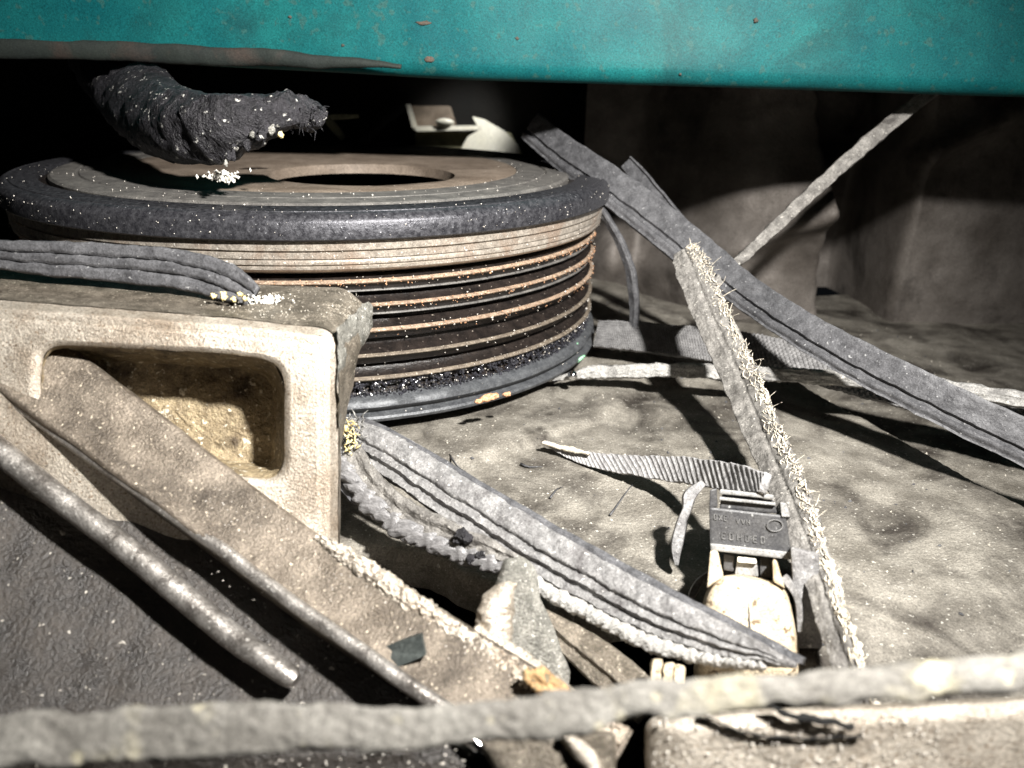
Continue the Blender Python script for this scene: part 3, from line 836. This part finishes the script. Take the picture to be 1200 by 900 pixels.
# H: main torn belt, lower middle
def build_main_belt():
    t = thing('torn_belt', at(660, 660, 138), 'thick torn drive belt running diagonally from the bracket to the lower right', 'drive belt')
    ctrl = [(404, 505, 154, 40, -12), (455, 530, 149, 52, -12), (530, 578, 142, 58, -12), (610, 628, 134.5, 60, -12), (700, 680, 127, 60, -12), (790, 726, 119, 54, -14), (870, 758, 113, 32, -16), (934, 779, 108, 5, -16)]
    prof = [(.5, -1.4), (.5, .1), (.36, 1.3), (.33, 1.5), (-.02, 1.5), (-.05, 1.4), (-.075, .8), (-.10, .8), (-.125, 1.4), (-.27, 1.45), (-.30, .5), (-.34, .45), (-.37, 1.1), (-.5, 1.0), (-.5, -1.4)]
    fr = frames(ctrl, 260)
    def dsp(p, u, v, s, S, N, T):
        taper = min(1, (1-s)/.12+.12)
        return N*((.2*fbm(p, .35, 3) + .14*fbm(p, 1.4, 9)) + (v*(taper-1))) + S*((.30*fbm(p, .25, 6)+.12*fbm(p, 1.2, 2))*(.3 if u > .1 else 1))
    V, F = sweep(ctrl, 260, densify(prof, .3), dsp, fr)
    o = sharpen(recalc(obj('belt_band', V, F, M['rubber'], t)), 50)
    # upper edge strip, darkened for the shade on the chamfer
    ctrl2 = [(414, 489, 155, 9, 0), (457, 509, 150.6, 12, 0), (532, 552, 144, 13, 0), (612, 600, 136.5, 14, 0), (702, 652, 128.6, 14, 0), (792, 700, 120.6, 14, 0), (872, 740, 114.5, 13, 0), (940, 774, 109, 9, 0)]
    V, F = sweep(ctrl2, 200, densify([(.5, -1.2), (.5, .2), (.2, .7), (-.5, .8), (-.5, -1.2)], .5), lambda p, u, v, s, S, N, T: N*.15*fbm(p, .6, 3)+S*.2*fbm(p, .3, 4))
    recalc(obj('shade_edge', V, F, M['rubberdark'], t))
    # torn teeth along the lower edge
    for i, (P, S, N, W, s, T) in enumerate(fr):
        if .47 < s < .92 and i % 4 == 0:
            big = 1.0 - .5*max(0, (s-.7)/.2)
            tooth(t, P - S*(W*.5+0.95*big) + N*(random.uniform(-.3, .2)), (T*.85+S*.5).normalized(), (S*.85-T*.5).normalized(), N, random.uniform(1.5, 2.2)*big, random.uniform(.9, 1.3)*big, 1.0, key=i//4)
    # peeled lower strand with its own teeth
    ctrl3 = [(392, 490, 151, 16, 10), (412, 525, 148.5, 22, 10), (438, 566, 145, 24, 10), (478, 600, 141, 25, 10), (528, 624, 137, 24, 10), (575, 643, 133.5, 18, 10), (622, 664, 130.5, 9, 10)]
    fr3 = frames(ctrl3, 120)
    V, F = sweep(ctrl3, 120, densify([(.5, -.8), (.5, .5), (.2, .8), (-.1, .4), (-.5, .7), (-.5, -.8)], .3), lambda p, u, v, s, S, N, T: N*(.3*fbm(p, .5, 3)+.15*fbm(p, 1.5, 1))+S*.3*fbm(p, .4, 4), fr3)
    recalc(obj('peeled_strand', V, F, M['rubbermid'], t))
    for i, (P, S, N, W, s, T) in enumerate(fr3):
        if .04 < s < .95 and i % 5 == 2:
            k = .75+.5*math.sin(math.pi*s)
            tooth(t, P - S*(W*.5+0.9) + N*random.uniform(-.2, .4), (T*.85+S*.45).normalized(), (S*.85-T*.45).normalized(), N, random.uniform(1.8, 2.5)*k, random.uniform(1.0, 1.5)*k, 1.1, 'cordrub', key=i//5)
    # extra loose strand beneath, left
    ctrl4 = [(380, 545, 149, 10, 0), (405, 575, 147, 11, 0), (436, 600, 144, 9, 0), (470, 614, 141.5, 5, 0)]
    V, F = sweep(ctrl4, 60, densify([(.5, -.5), (.4, .5), (-.4, .5), (-.5, -.5)], .4), lambda p, u, v, s, S, N, T: N*.3*fbm(p, .5, 3)+S*.3*fbm(p, .5, 4))
    recalc(obj('loose_strand', V, F, M['rubberdark'], t))
    # wet lumps
    for (px, py, d, s) in ((541, 627, 134.4, 1.0), (547, 631, 134, .8), (553, 655, 133.6, .8), (563, 651, 133, .7), (536, 633, 134.6, .6)):
        V, F = blob(at(px, py, d), (s*1.2, s, s), VIEW, 3, .4, 1.1, px)
        obj('greasy_lump', V, F, M['greasy'], t)
    # yellow fibres at the left end
    L = []
    for _ in range(34):
        a = at(random.uniform(404, 418), random.uniform(492, 528), 146.8)
        d = (RT*random.uniform(-.6, .7)+UP*random.uniform(-1, .6)-FW*random.uniform(0, .6)).normalized()
        L.append([a, a+d*.5, a+d*.9+RT*random.uniform(-.3, .3), a+d*1.3+UP*random.uniform(-.3, .2)])
    V, F = fibres(L, .22); g = obj('yellow_fibres', V, F, M['yellow'], t); g['kind'] = 'stuff'
    L = []
    for _ in range(60):
        a = at(random.uniform(398, 425), random.uniform(488, 520), 148)
        d = (RT*random.uniform(-.7, .7)+UP*random.uniform(-.4, 1)-FW*random.uniform(0, .6)).normalized()
        L.append([a, a+d*.9, a+d*1.7+RT*random.uniform(-.5, .5)])
    V, F = fibres(L, .16); g = obj('grey_fibres', V, F, M['rubberpale'], t); g['kind'] = 'stuff'
build_main_belt()

def simple_belt(name, label, cat, ctrl, n, prof, m_, part='band', dn=.2, ds=.2, fine=.08, group=None, sharp=None, parent=None, disp=None, taper=None):
    mid = ctrl[len(ctrl)//2]
    t = parent or thing(name, at(mid[0], mid[1], mid[2]+3), label, cat, group)
    def dsp(p, u, v, s, S, N, T):
        r = N*(dn*fbm(p, .3, 3) + fine*fbm(p, 1.4, 9)) + S*(ds*fbm(p, .25, 6) + fine*fbm(p, 1.3, 2))
        if disp: r += disp(p, u, v, s, S, N, T)
        return r
    V, F = sweep(ctrl, n, densify(prof, .3), dsp)
    o = recalc(obj(part, V, F, m_, t))
    if sharp: sharpen(o, sharp)
    return t

FLAT = [(.5, -.7), (.5, .5), (.46, .7), (-.46, .7), (-.5, .5), (-.5, -.7)]
# A: wide belt from behind the pulley rim to the right
simple_belt('slack_belt', 'wide dark slack belt running from the pulley rim down to the right', 'drive belt',
            [(622, 148, 252, 34, 0), (660, 179, 242, 38, 0), (700, 207, 232, 42, -10), (760, 252, 224, 46, -14), (815, 296, 216, 46, -14), (870, 340, 206, 40, -10), (938, 385, 192, 42, -5), (1010, 425, 182, 46, 0), (1120, 480, 170, 50, 0), (1290, 560, 158, 54, 0)], 220,
            [(.5, -.9), (.5, .8), (.45, 1.0), (-.12, 1.0), (-.16, .2), (-.24, .2), (-.28, 1.0), (-.36, 1.0), (-.44, .5), (-.5, .6), (-.5, -.9)], M['rubberdark'], sharp=45)
# A2: thin edge strip behind it
simple_belt('belt_sliver', 'thin belt sliver with a pale edge behind the wide slack belt', 'belt strip',
            [(735, 190, 246, 16, 0), (762, 222, 240, 20, 0), (792, 258, 234, 20, 0), (820, 288, 229, 16, 0), (848, 315, 224, 10, 0)], 80,
            [(.5, -.6), (.5, .9), (.38, 1.1), (.3, .4), (-.5, .3), (-.5, -.6)], M['rubberdark'], sharp=45)
# B: narrow strand crossing to the upper right
simple_belt('narrow_strand', 'narrow grey belt strand rising to the upper right from the frayed strip', 'belt strip',
            [(1300, -40, 222, 20, 0), (1120, 85, 226, 18, 0), (1020, 165, 228, 17, 0), (938, 238, 221, 16, 0), (885, 288, 216, 13, 0), (848, 322, 211, 12, 0), (822, 348, 206, 12, 0)], 120,
            [(.5, -.6), (.45, .6), (0, .9), (-.45, .6), (-.5, -.6)], M['rubbermid'], dn=.35, ds=.4, fine=.2)
# C: frayed strip standing on edge
def build_frayed():
    ctrl = [(802, 294, 206, 26, 5), (810, 312, 203, 38, 5), (832, 365, 195, 41, 5), (860, 425, 184, 42, 5), (887, 490, 168, 43, 8), (913, 550, 152, 43, 10), (934, 600, 139, 42, 10), (955, 660, 128, 38, 10), (988, 760, 114, 36, 10), (1040, 900, 104, 36, 10)]
    t = simple_belt('frayed_strip', 'upright frayed belt strip with cream cords sticking out along its right edge', 'belt strip', ctrl, 200,
                    [(.5, -1), (.5, .2), (.3, .9), (.1, .9), (.02, .55), (-.1, .9), (-.5, .8), (-.5, -1)], M['rubbermid'], part='rubber_band', dn=.3, ds=.3, fine=.15)
    fr = frames(ctrl, 400)
    L = []
    for k in range(330):
        i0 = random.randrange(0, 385)
        if noise.noise(Vector((i0*.045, 3.3, 0))) < -.18 and random.random() < .7: continue
        n_ = random.randint(4, 22)
        u0 = random.uniform(.16, .5); ph = random.uniform(0, 6); am = random.uniform(.02, .09); fq = random.uniform(.4, 1.1)
        lift = random.uniform(.3, 1.1); out_ = random.choice((0, 0, 0, .12, .3, .5))
        pts = []
        sgn = random.choice((-1, 1))
        for q in range(n_):
            i_ = i0+sgn*q
            if not 0 <= i_ < 400: break
            P, S, N, W, s_, T = fr[i_]
            sg = -1 if S.dot(RT) < 0 else 1
            e = max(0, (q-n_*.6)/(n_*.4))
            pts.append(P + S*sg*W*(u0+am*math.sin(q*fq+ph)+out_*e*e) + N*(.75+.35*math.sin(q*fq*.8+ph*2)+lift*.4*e))
        if len(pts) >= 3: L.append(pts)
    for k in range(420):                                  # short broken ends, in clumps
        i0 = random.randrange(0, 390)
        if noise.noise(Vector((i0*.06, 9.1, 0))) < .05: continue
        P, S, N, W, s_, T = fr[i0]
        sg = -1 if S.dot(RT) < 0 else 1
        a = P + S*sg*W*random.uniform(.3, .53) + N*random.uniform(.3, .9)
        d = (S*sg*random.uniform(.1, 1) + T*random.uniform(-1, 1) + N*random.uniform(0, .6)).normalized()
        ln = random.lognormvariate(-.5, .5)
        b_ = T*random.uniform(-.5, .5)
        L.append([a, a+d*ln*.4, a+d*ln*.75+b_*.2*ln, a+d*ln+b_*.5*ln])
    V, F = fibres(L, .17)
    g = obj('frayed_cords', V, F, M['fibre'], t); g['kind'] = 'stuff'
    # twisted cord lying along the edge
    c2 = [(a[0]+a[3]*.31, a[1]-2, a[2]-.7, 13, 0) for a in ctrl]
    V, F = sweep(c2, 700, [(.5*math.cos(i*math.pi/5), .55*math.sin(i*math.pi/5)) for i in range(10)], lambda p, u, v, s, S, N, T: S*(.8*fbm(p, .5, 4)+.5*fbm(p, 1.8, 8))+N*(.6*fbm(p, .8, 2)+.4*fbm(p, 2.2, 5)))
    recalc(obj('edge_cord', V, F, M['fibre'], t))
build_frayed()
# D: thin curved blade beside the pulley
simple_belt('curved_sliver', 'thin curved black rubber sliver beside the pulley', 'belt strip',
            [(690, 225, 232, 8, 40), (708, 252, 230, 10, 40), (727, 285, 230, 11, 35), (739, 320, 231, 12, 30), (743, 355, 233, 12, 30), (743, 384, 235, 11, 30)], 90,
            [(.5, -.6), (.5, .6), (.2, .9), (-.5, .4), (-.5, -.6)], M['rubberdark'], dn=.15, ds=.15)
# E: knurled strip
def knurl(nx, amp, diag):
    def f(p, u, v, s, S, N, T):
        if v < .2: return Vector()
        a = s*nx
        if diag:
            k = math.sin((a + u*diag)*math.pi*2)
            return N*amp*(k if k > -.3 else -.3)
        return N*amp*max(-.3, math.sin(a*math.pi*4+math.sin(u*60)*.3)*math.cos(u*36))
    return f
def knurled_strip(name, label, ctrl, n, nx, amp, diag, m_, th=.7):
    prof = [(.5, -th), (.5, .3)] + [(.5-.0125*i, .5) for i in range(1, 80)] + [(-.5, .3), (-.5, -th)]
    mid = ctrl[len(ctrl)//2]
    t = thing(name, at(mid[0], mid[1], mid[2]+2), label, 'belt strip')
    kn = knurl(nx, amp, diag)
    V, F = sweep(ctrl, n, prof, lambda p, u, v, s, S, N, T: kn(p, u, v, s, S, N, T) + S*(.25*fbm(p, .3, 2)+(.25*fbm(p, 1.2, 7) if abs(u) > .49 else 0)) + N*.2*fbm(p, .15, 4))
    recalc(obj('knurled_band', V, F, m_, t))
    return t
knurled_strip('knurled_strip', 'flat grey belt piece with a dotted woven face right of the pulley',
              [(699, 391, 238, 33, -25), (740, 394, 234, 37, -25), (790, 399, 229, 39, -25), (850, 406, 222, 44, -25), (938, 424, 212, 46, -22), (1060, 455, 200, 48, -20), (1280, 520, 184, 52, -20)], 1500, 55, .42, 0, M['weave'])
# F: pale torn strip below it
simple_belt('pale_strip', 'pale grey torn strip lying level just below the dotted piece', 'belt strip',
            [(640, 446, 216, 3, 0), (672, 440, 217, 8, 0), (690, 437, 217, 15, 0), (740, 435, 216, 17, 0), (800, 434, 213, 17, 0), (870, 437, 208, 18, 0), (938, 440, 203, 18, 0), (1080, 452, 192, 20, 0), (1280, 480, 178, 20, 0)], 190,
            [(.5, -.8), (.4, .4), (.1, .8), (-.4, .6), (-.5, -.8)], M['rubberpale'], dn=.4, ds=.4, fine=.25)
# G: pointed strip with slanting ribs on the connector
t = knurled_strip('pointed_strip', 'pointed grey strip with slanting ribs whose end rests on the connector',
              [(640, 519, 181, 4, -5), (665, 531, 179, 10, -5), (700, 540, 175, 18, -5), (750, 546, 168, 24, -5), (800, 551, 159, 30, -5), (850, 558, 145, 33, -5), (896, 566, 131, 24, -5)], 620, 48, .1, 2.6, M['cloth'])
ctrl = [(636, 519, 180, 4, 0), (660, 525, 178, 6, 0), (690, 532, 175, 4, 0)]
V, F = sweep(ctrl, 40, [(.5*math.cos(i*math.pi/4), .5*math.sin(i*math.pi/4)) for i in range(8)], lambda p, u, v, s, S, N, T: S*.3*fbm(p, .6, 4))
recalc(obj('pale_tip', V, F, M['fibre'], t))
# I: blurred strip across the very front
def build_front():
    ctrl = [(-90, 876, 72, 60, 0), (120, 864, 71, 58, 0), (262, 854, 70, 54, 0), (380, 852, 69.5, 50, 0), (480, 851, 69, 46, 0), (580, 846, 68.5, 48, 0), (680, 832, 68, 48, 0), (760, 818, 68, 43, 0), (850, 812, 68, 38, 0), (938, 808, 68, 38, 0), (1060, 798, 68, 38, 0), (1290, 776, 69, 40, 0)]
    t = simple_belt('front_strip', 'blurred fuzzy grey belt strip lying level across the foreground', 'belt strip', ctrl, 300,
                    [(.5, -.8), (.48, .1), (.4, .35), (.1, .45), (-.2, .45), (-.42, .35), (-.49, .1), (-.5, -.8)], M['foam'], part='fuzzy_band', dn=.25, ds=.6, fine=.1)
build_front()

# ------------------------------------------------------------------ connector
def build_connector():
    DC = 7.0
    t = thing('wire_connector', at(875, 690, 150), 'black plastic plug connector with raised lettering and a cream shell beneath', 'connector')
    def quad_box(name, q, d1, d2, m_, bev=.25, parent=t, dtop=None):
        """q: four photo corners TL TR BR BL at depth d1, extruded back to d2"""
        bm = bmesh.new()
        o_ = root_base(t)
        f = [bm.verts.new((at(x, y, d1-DC)-o_)*MM) for (x, y) in q]
        b = [bm.verts.new((at(x, y, d2-DC)-o_)*MM) for (x, y) in q]
        bm.faces.new(f); bm.faces.new(b[::-1])
        for i in range(4):
            bm.faces.new((f[i], b[i], b[(i+1) % 4], f[(i+1) % 4]))
        bmesh.ops.recalc_face_normals(bm, faces=bm.faces)
        if bev:
            bmesh.ops.bevel(bm, geom=list(bm.edges), offset=bev*MM, segments=2, affect='EDGES', profile=.6)
        me = bpy.data.meshes.new(name); bm.to_mesh(me); bm.free()
        me.materials.append(m_)
        o = bpy.data.objects.new(name, me); COL.objects.link(o); o.parent = parent
        return o
    hous = quad_box('housing', [(831, 594), (921, 604), (928, 652), (832, 641)], 139, 151, M['plastic'], .35)
    quad_box('shoulder', [(846, 579), (906, 586), (912, 602), (843, 596)], 139.8, 150, M['plastic'], .3)
    quad_box('top_ledge', [(844, 573), (907, 580), (907, 585), (843, 578.5)], 138.6, 150, M['plasticpale'], .2)
    quad_box('top_ledge', [(843, 582), (909, 589), (909, 592.5), (843, 586)], 138.8, 146, M['plasticpale'], .15)
    quad_box('side_post', [(832, 574), (840, 572), (841, 594), (831, 596)], 139, 149, M['plastic'], .2)
    quad_box('side_post', [(914, 588), (922, 590), (926, 606), (916, 606)], 138.6, 149, M['plasticpale'], .2)
    quad_box('lower_bar', [(832, 636.5), (928, 647), (928, 656), (833, 645)], 137.2, 146, M['plasticpale'], .25)
    # raised characters: worn, unreadable relief
    q = {}
    def glyph(px, py, strokes, s):
        for (x1, y1, x2, y2) in strokes:
            dx, dy = x2-x1, y2-y1
            L = math.hypot(dx, dy); nx, ny = -dy/L*.55, dx/L*.55
            P = lambda x, y: (px+x*s, py+y*s+(px+x*s-832)*.115)
            quad_box('raised_stroke', [P(x1+nx, y1+ny), P(x2+nx, y2+ny), P(x2-nx, y2-ny), P(x1-nx, y1-ny)], 138.82, 139.6, M['relief'], 0, hous)
    g1 = [(0, 0, 0, 6), (0, 0, 3, 0), (3, 0, 3, 6), (0, 6, 3, 6)]
    g2 = [(0, 0, 3.5, 6), (3.5, 0, 0, 6)]
    g3 = [(0, 0, 0, 6), (0, 0, 3.5, 0), (0, 3, 3, 3), (0, 6, 3.5, 6)]
    g4 = [(0, 0, 2, 6), (2, 6, 4, 0)]
    g5 = [(0, 0, 0, 6), (3.5, 0, 3.5, 6), (0, 3, 3.5, 3)]
    for k, g in enumerate((g1, g2, g3)): glyph(837+k*5.8, 602, g, 1.0)
    for k, g in enumerate((g4, g4, g5)): glyph(863+k*6, 604, g, .95)
    for k, g in enumerate((g3, g1, g5, g1, g3, g1)): glyph(846+k*9.2, 622, g, 1.25)
    # oval emblem outline
    pts = [(908+10*math.cos(i*math.pi/9), 616+7.5*math.sin(i*math.pi/9)) for i in range(18)]
    V, F = [], []
    for i in range(18):
        for (k, d) in ((1.0, 139.2-DC), (1.0, 138.7-DC), (.84, 138.7-DC), (.84, 139.2-DC)):
            V.append(at(908+(pts[i][0]-908)*k, 616+(pts[i][1]-616)*k, d))
    for i in range(18):
        for j in range(3):
            a = i*4+j; b = ((i+1) % 18)*4+j
            F.append((a, a+1, b+1, b))
    o = obj('oval_mark', V, F, M['relief'], hous)
    # latch area
    quad_box('latch_post', [(848, 648), (861, 650), (860, 670), (848, 668)], 139.5, 147, M['plastic'], .25)
    quad_box('latch_post', [(890, 653), (904, 655), (905, 678), (891, 676)], 139.5, 147, M['plastic'], .25)
    la = quad_box('latch', [(864, 652), (887, 654), (889, 676), (861, 674)], 139.2, 147, M['plasticpale'], .3)
    quad_box('latch_step', [(864, 652), (886, 654), (887, 661), (864, 659)], 138.0, 143, M['pale'], .25, la)
    # cream shell: barrel shaped, open seam down the middle
    N = 160; c = (876, 730)
    f0 = rounded([(842, 676), (862, 673), (905, 681), (922, 692), (932, 730), (940, 800), (812, 800), (818, 735), (826, 695)], 16)
    f1 = [(c[0]+(p[0]-c[0])*.93, c[1]+(p[1]-c[1])*.95) for p in f0]
    f2 = [(c[0]+(p[0]-c[0])*.72, c[1]+(p[1]-c[1])*.86) for p in f0]
    W = lambda poly, d: [at(p[0], p[1], d) for p in polar_ring(poly, c, N)]
    V, F = loft([W(f0, 140), W(f0, 124), W(f1, 120.8), W(f2, 119.8)], False, True, .18, .3, .8, 4)
    sh = obj('cream_shell', V, F, M['cream'], t)
    ctrl = [(876, 681, 121.2, 1.6, 0), (877, 700, 120.1, 1.6, 0), (878.5, 730, 119.6, 1.8, 0), (880, 770, 119.6, 1.8, 0)]
    V, F = sweep(ctrl, 40, [(.5, 0), (.3, .12), (-.3, .12), (-.5, 0), (0, -.5)], lambda p, u, v, s, S, N, T: S*.08*fbm(p, .8, 1))
    recalc(obj('seam', V, F, M['rubberdark'], sh))
    quad_box('shell_ear', [(832, 645), (841, 645), (848, 676), (828, 690)], 128, 146, M['cream'], .4)
    quad_box('shell_ear', [(905, 655), (910, 656), (920, 690), (906, 682)], 128, 146, M['cream'], .4)
    # grey strap loops either side
    prof = [(.5, -1.2), (.4, .4), (-.4, .4), (-.5, -1.2)]
    for ctrl in ([(824, 566, 143, 9, 0), (809, 580, 142, 16, 0), (805, 596, 141, 11, 0), (799, 614, 140, 14, 0), (793, 640, 139, 14, 0), (793, 662, 139, 5, 0)],
                 [(842, 668, 129, 9, 0), (822, 680, 128, 9, 0), (812, 695, 127, 9, 0), (807, 712, 127, 5, 0)],
                 [(918, 676, 124, 12, 0), (929, 690, 123, 10, 0), (936, 708, 123, 8, 0), (938, 740, 123, 8, 0)]):
        V, F = sweep(ctrl, 50, densify(prof, .4), lambda p, u, v, s, S, N, T: N*.1*fbm(p, .5, 3))
        recalc(obj('strap_loop', V, F, M['rubber'], t))
    quad_box('side_wall', [(926, 640), (960, 648), (964, 760), (934, 760)], 132, 148, M['rubber'], .5)
build_connector()

# ------------------------------------------------------------------ small things
def build_small():
    # greasy lump of hose, top left above the pulley face
    t = thing('greasy_hose', at(262, 190, 172), 'greasy black hose end caked with debris above the left of the pulley', 'hose')
    ctrl = [(60, -60, 285, 70, 0), (90, 0, 268, 76, 0), (122, 60, 244, 82, 0), (160, 112, 212, 88, 0), (205, 146, 184, 86, 0), (262, 150, 174, 76, 0), (310, 136, 174, 50, 0), (345, 132, 177, 40, 0), (366, 135, 179, 34, 0), (374, 137, 180, 22, 0)]
    prof = [(.5*math.cos(i*math.pi/14), 7*math.sin(i*math.pi/14)) for i in range(28)]
    V, F = sweep(ctrl, 130, prof, lambda p, u, v, s, S, N, T: N*(-(v*.55*s)+1.0*fbm(p, .2, 3)+.5*fbm(p, .8, 9)) + S*(.9*fbm(p, .2, 6)+.5*fbm(p, .7, 2)))
    recalc(obj('hose_body', V, F, M['greasy'], t))
    for i in range(46):
        s = random.random()
        px = 262+s*118; py = 188-58*math.sin(s*math.pi*.5)**.8 + random.uniform(-3, 9)
        d = 166+12*s
        V, F = blob(at(px, py, d), (random.uniform(.3, .8), random.uniform(.5, 1.3), .6), VIEW, 2, .6, 1.3, i*3.3)
        obj('clinging_crumb', V, F, M['greasy'] if random.random() < .7 else M['aluneutral'], t)
    L = []
    for _ in range(90):
        a = at(random.uniform(335, 376), random.uniform(124, 150), random.uniform(174, 181))
        d = (RT*random.uniform(-.2, 1)+UP*random.uniform(-1.2, .4)-FW*random.uniform(-.3, .5)).normalized(); ln = random.uniform(.8, 2.8)
        L.append([a, a+d*ln*.5+UP*random.uniform(-.2, .1), a+d*ln-UP*random.uniform(0, .7)])
    V, F = fibres(L, .2); g = obj('torn_threads', V, F, M['greasy'], t); g['kind'] = 'stuff'
    V, F = blob(at(329, 158, 168), (.6, .65, .5), VIEW, 3, .5, 1, 3); obj('yellow_crumb', V, F, M['yellow'], t)
    P = [(at(random.gauss(262, 9), random.gauss(207, 3.5), 178+random.uniform(-1, 1)), random.uniform(.25, .6)) for _ in range(120)]
    V, F = grit(P); o = obj('white_debris', V, F, M['tuft'], smooth=False)
    tag(o, 'small white crumbly debris on the pulley face below the greasy hose', 'debris')
    # steel ball
    V, F = blob(at(671, 440, 213), (1.25, 1.25, 1.25), VIEW, 4, 0.0); o = obj('steel_ball', V, F, M['steel'])
    tag(o, 'tiny shiny steel ball at the left tip of the pale strip', 'ball')
    # rust flakes on the lip
    t = thing('rust_flake', at(572, 466, 184), 'orange rust flakes stuck under the lower lip of the pulley', 'rust')
    for (px, py, sx, sy, d) in ((572, 466, 1.9, .8, 184.5), (562, 470, 1.0, .5, 183.5), (594, 462, .9, .5, 187), (580, 464, .8, .6, 185)):
        V, F = blob(at(px, py, d), (sx, sy, .5), (RT*.97+UP*.24, UP*.97-RT*.24, -FW), 3, .55, 1.3, px)
        obj('flake', V, F, M['gritrust'], t)
    # green reflections on the pulley flank, put in as coloured slivers
    for (px, py, d, w_, lab) in ((668, 409, 226, 2.6, 'upper small green sliver standing in for a reflection on the lower right flank of the pulley'), (678, 422, 226, 2.2, 'lower small green sliver standing in for a reflection on the lower right flank of the pulley')):
        V, F = blob(at(px, py, d), (w_, .5, .4), (RT*.8+UP*.6, UP*.8-RT*.6, -FW), 3, .3, 1.0, px)
        o = obj('green_glint', V, F, M['olive' if 0 else 'greenglint'], smooth=True)
        tag(o, lab, 'flake')
    # dark flakes lying on the cover and on the casting
    def slab(name, pts, d, th, m_, label, cat):
        f = [at(x, y, dd) for (x, y, dd) in pts]
        n = len(f)
        V = f + [p+FW*th for p in f]
        F = [tuple(range(n)), tuple(range(2*n-1, n-1, -1))] + [(i, i+n, (i+1) % n+n, (i+1) % n) for i in range(n)]
        o = recalc(obj(name, V, F, m_, smooth=False)); tag(o, label, cat)
    p = lambda x, y, h: (x, y, (onz(x, y, FLOOR+h)-CAM).dot(FW))
    slab('dark_flake', [p(455, 519, 1.6), p(470, 513, 1.8), p(490, 512, 1.9), p(496, 521, 1.7), p(480, 524, 1.5), p(462, 525, 1.5)], 0, .8, M['rubberdark'], 'flat dark rubber flake on the cover just above the thick belt', 'flake')
    slab('black_shard', [(431, 757, 112.4), (440, 761, 112.0), (494, 744, 109.4), (499, 768, 108.4), (466, 782, 109.4), (438, 772, 111.2)], 0, 1.2, M['flake'], 'flat black rectangular shard lying on the diagonal casting', 'shard')
    # scattered crumbs over the cover
    P = []
    for _ in range(1400):
        x = random.uniform(-20, 190); y = random.uniform(-160, 60)
        if math.hypot(x, y) < 78 or y < y_start(x)+2.5: continue
        P.append(((x, y, floor_z(x, y)+.05), random.choice((.08, .1, .1, .14, .2, .32))))
    V, F = grit(P); o = obj('cover_crumbs', V, F, M['gritdust'], smooth=False); o['kind'] = 'stuff'
    tag(o, 'fine pale dust crumbs scattered over the dusty cover', 'crumbs')
    P = []
    for _ in range(800):
        x = random.uniform(-20, 190); y = random.uniform(-160, 60)
        if math.hypot(x, y) < 78 or y < y_start(x)+2.5: continue
        if nz((x, y, 0), .05, 4) < 0 and random.random() < .6: continue
        P.append(((x, y, floor_z(x, y)+.05), random.choice((.12, .16, .2, .3, .45))))
    V, F = grit(P); o = obj('rubber_crumbs', V, F, M['rubberdark'], smooth=False); o['kind'] = 'stuff'
    tag(o, 'tiny dark rubber crumbs scattered over the dusty cover', 'crumbs')
    # torn dark hairs lying on the cover
    for i, (x1, y1, x2, y2, lab) in enumerate(((527, 533, 546, 552, 'short dark thread on the cover above the belt'), (610, 540, 636, 550, 'dark curled thread on the cover left of the pointed strip tip'), (715, 600, 745, 568, 'dark curved thread on the cover below the pointed strip'), (645, 583, 660, 572, 'small dark thread in the middle of the cover'))):
        L = [[onz(x1+(x2-x1)*q, y1+(y2-y1)*q+4*math.sin(q*3+i), floor_z(*onz(x1+(x2-x1)*q, y1+(y2-y1)*q+4*math.sin(q*3+i), FLOOR).xy)+.35) for q in (0, .2, .4, .6, .8, 1)]]
        V, F = fibres(L, .3); o = obj('dark_thread', V, F, M['rubberdark']); tag(o, lab, 'thread')
    # pale fixing seen through the gap behind the pulley
    t = thing('pale_mount', (85, 150, 0), 'brightly lit pale metal mount glimpsed behind the pulley top', 'mount')
    def prism(name, pts, d1, d2, m_, rr=3):
        f = rounded(pts, rr, 5)
        n = len(f)
        V = [at(x, y, d1) for (x, y) in f] + [at(x, y, d2) for (x, y) in f]
        F = [tuple(range(n)), tuple(range(2*n-1, n-1, -1))] + [(i, i+n, (i+1) % n+n, (i+1) % n) for i in range(n)]
        recalc(obj(name, V, F, m_, t, smooth=False))
    prism('flange', [(486, 154), (598, 155), (614, 184), (488, 184)], 394, 402, M['olive'], 3)
    prism('corner_plate', [(562, 152), (553, 136), (568, 140), (592, 154), (609, 172), (609, 184), (535, 184), (548, 160)], 388, 394, M['pale'], 3)
    prism('box_side', [(477, 124), (528, 124), (536, 150), (484, 150)], 396, 404, M['hub'], 3)
    prism('box_rim', [(475, 122), (481, 122), (490, 151), (484, 153)], 390, 396, M['pale'], 1)
    prism('lower_rim', [(484, 148), (560, 147), (566, 152), (488, 154)], 388, 393, M['pale'], 2)
    V, F = blob(at(521, 144, 388), (4.2, 1.9, 3), VIEW, 3, .15, 1, 2); obj('bolt_head', V, F, M['pale'], t)
    t2 = thing('olive_clip', (20, 120, 0), 'dim olive metal clip in the dark behind the pulley', 'clip')
    for ctrl in ([(380, 138, 300, 5, 0), (400, 137, 300, 6, 0), (420, 136, 300, 4, 0)], [(383, 140, 300, 7, 0), (392, 150, 300, 10, 0), (402, 162, 300, 7, 0)]):
        V, F = sweep(ctrl, 20, [(.5, -.8), (.5, .8), (-.5, .8), (-.5, -.8)])
        recalc(obj('clip_leg', V, F, M['olive'], t2))
M['greenglint'] = mat('green_glint_tint', (0.16, 0.36, 0.22), (0.3, 0.55, 0.36), 600, 0.25)  # colour of the painted green reflections
build_small()
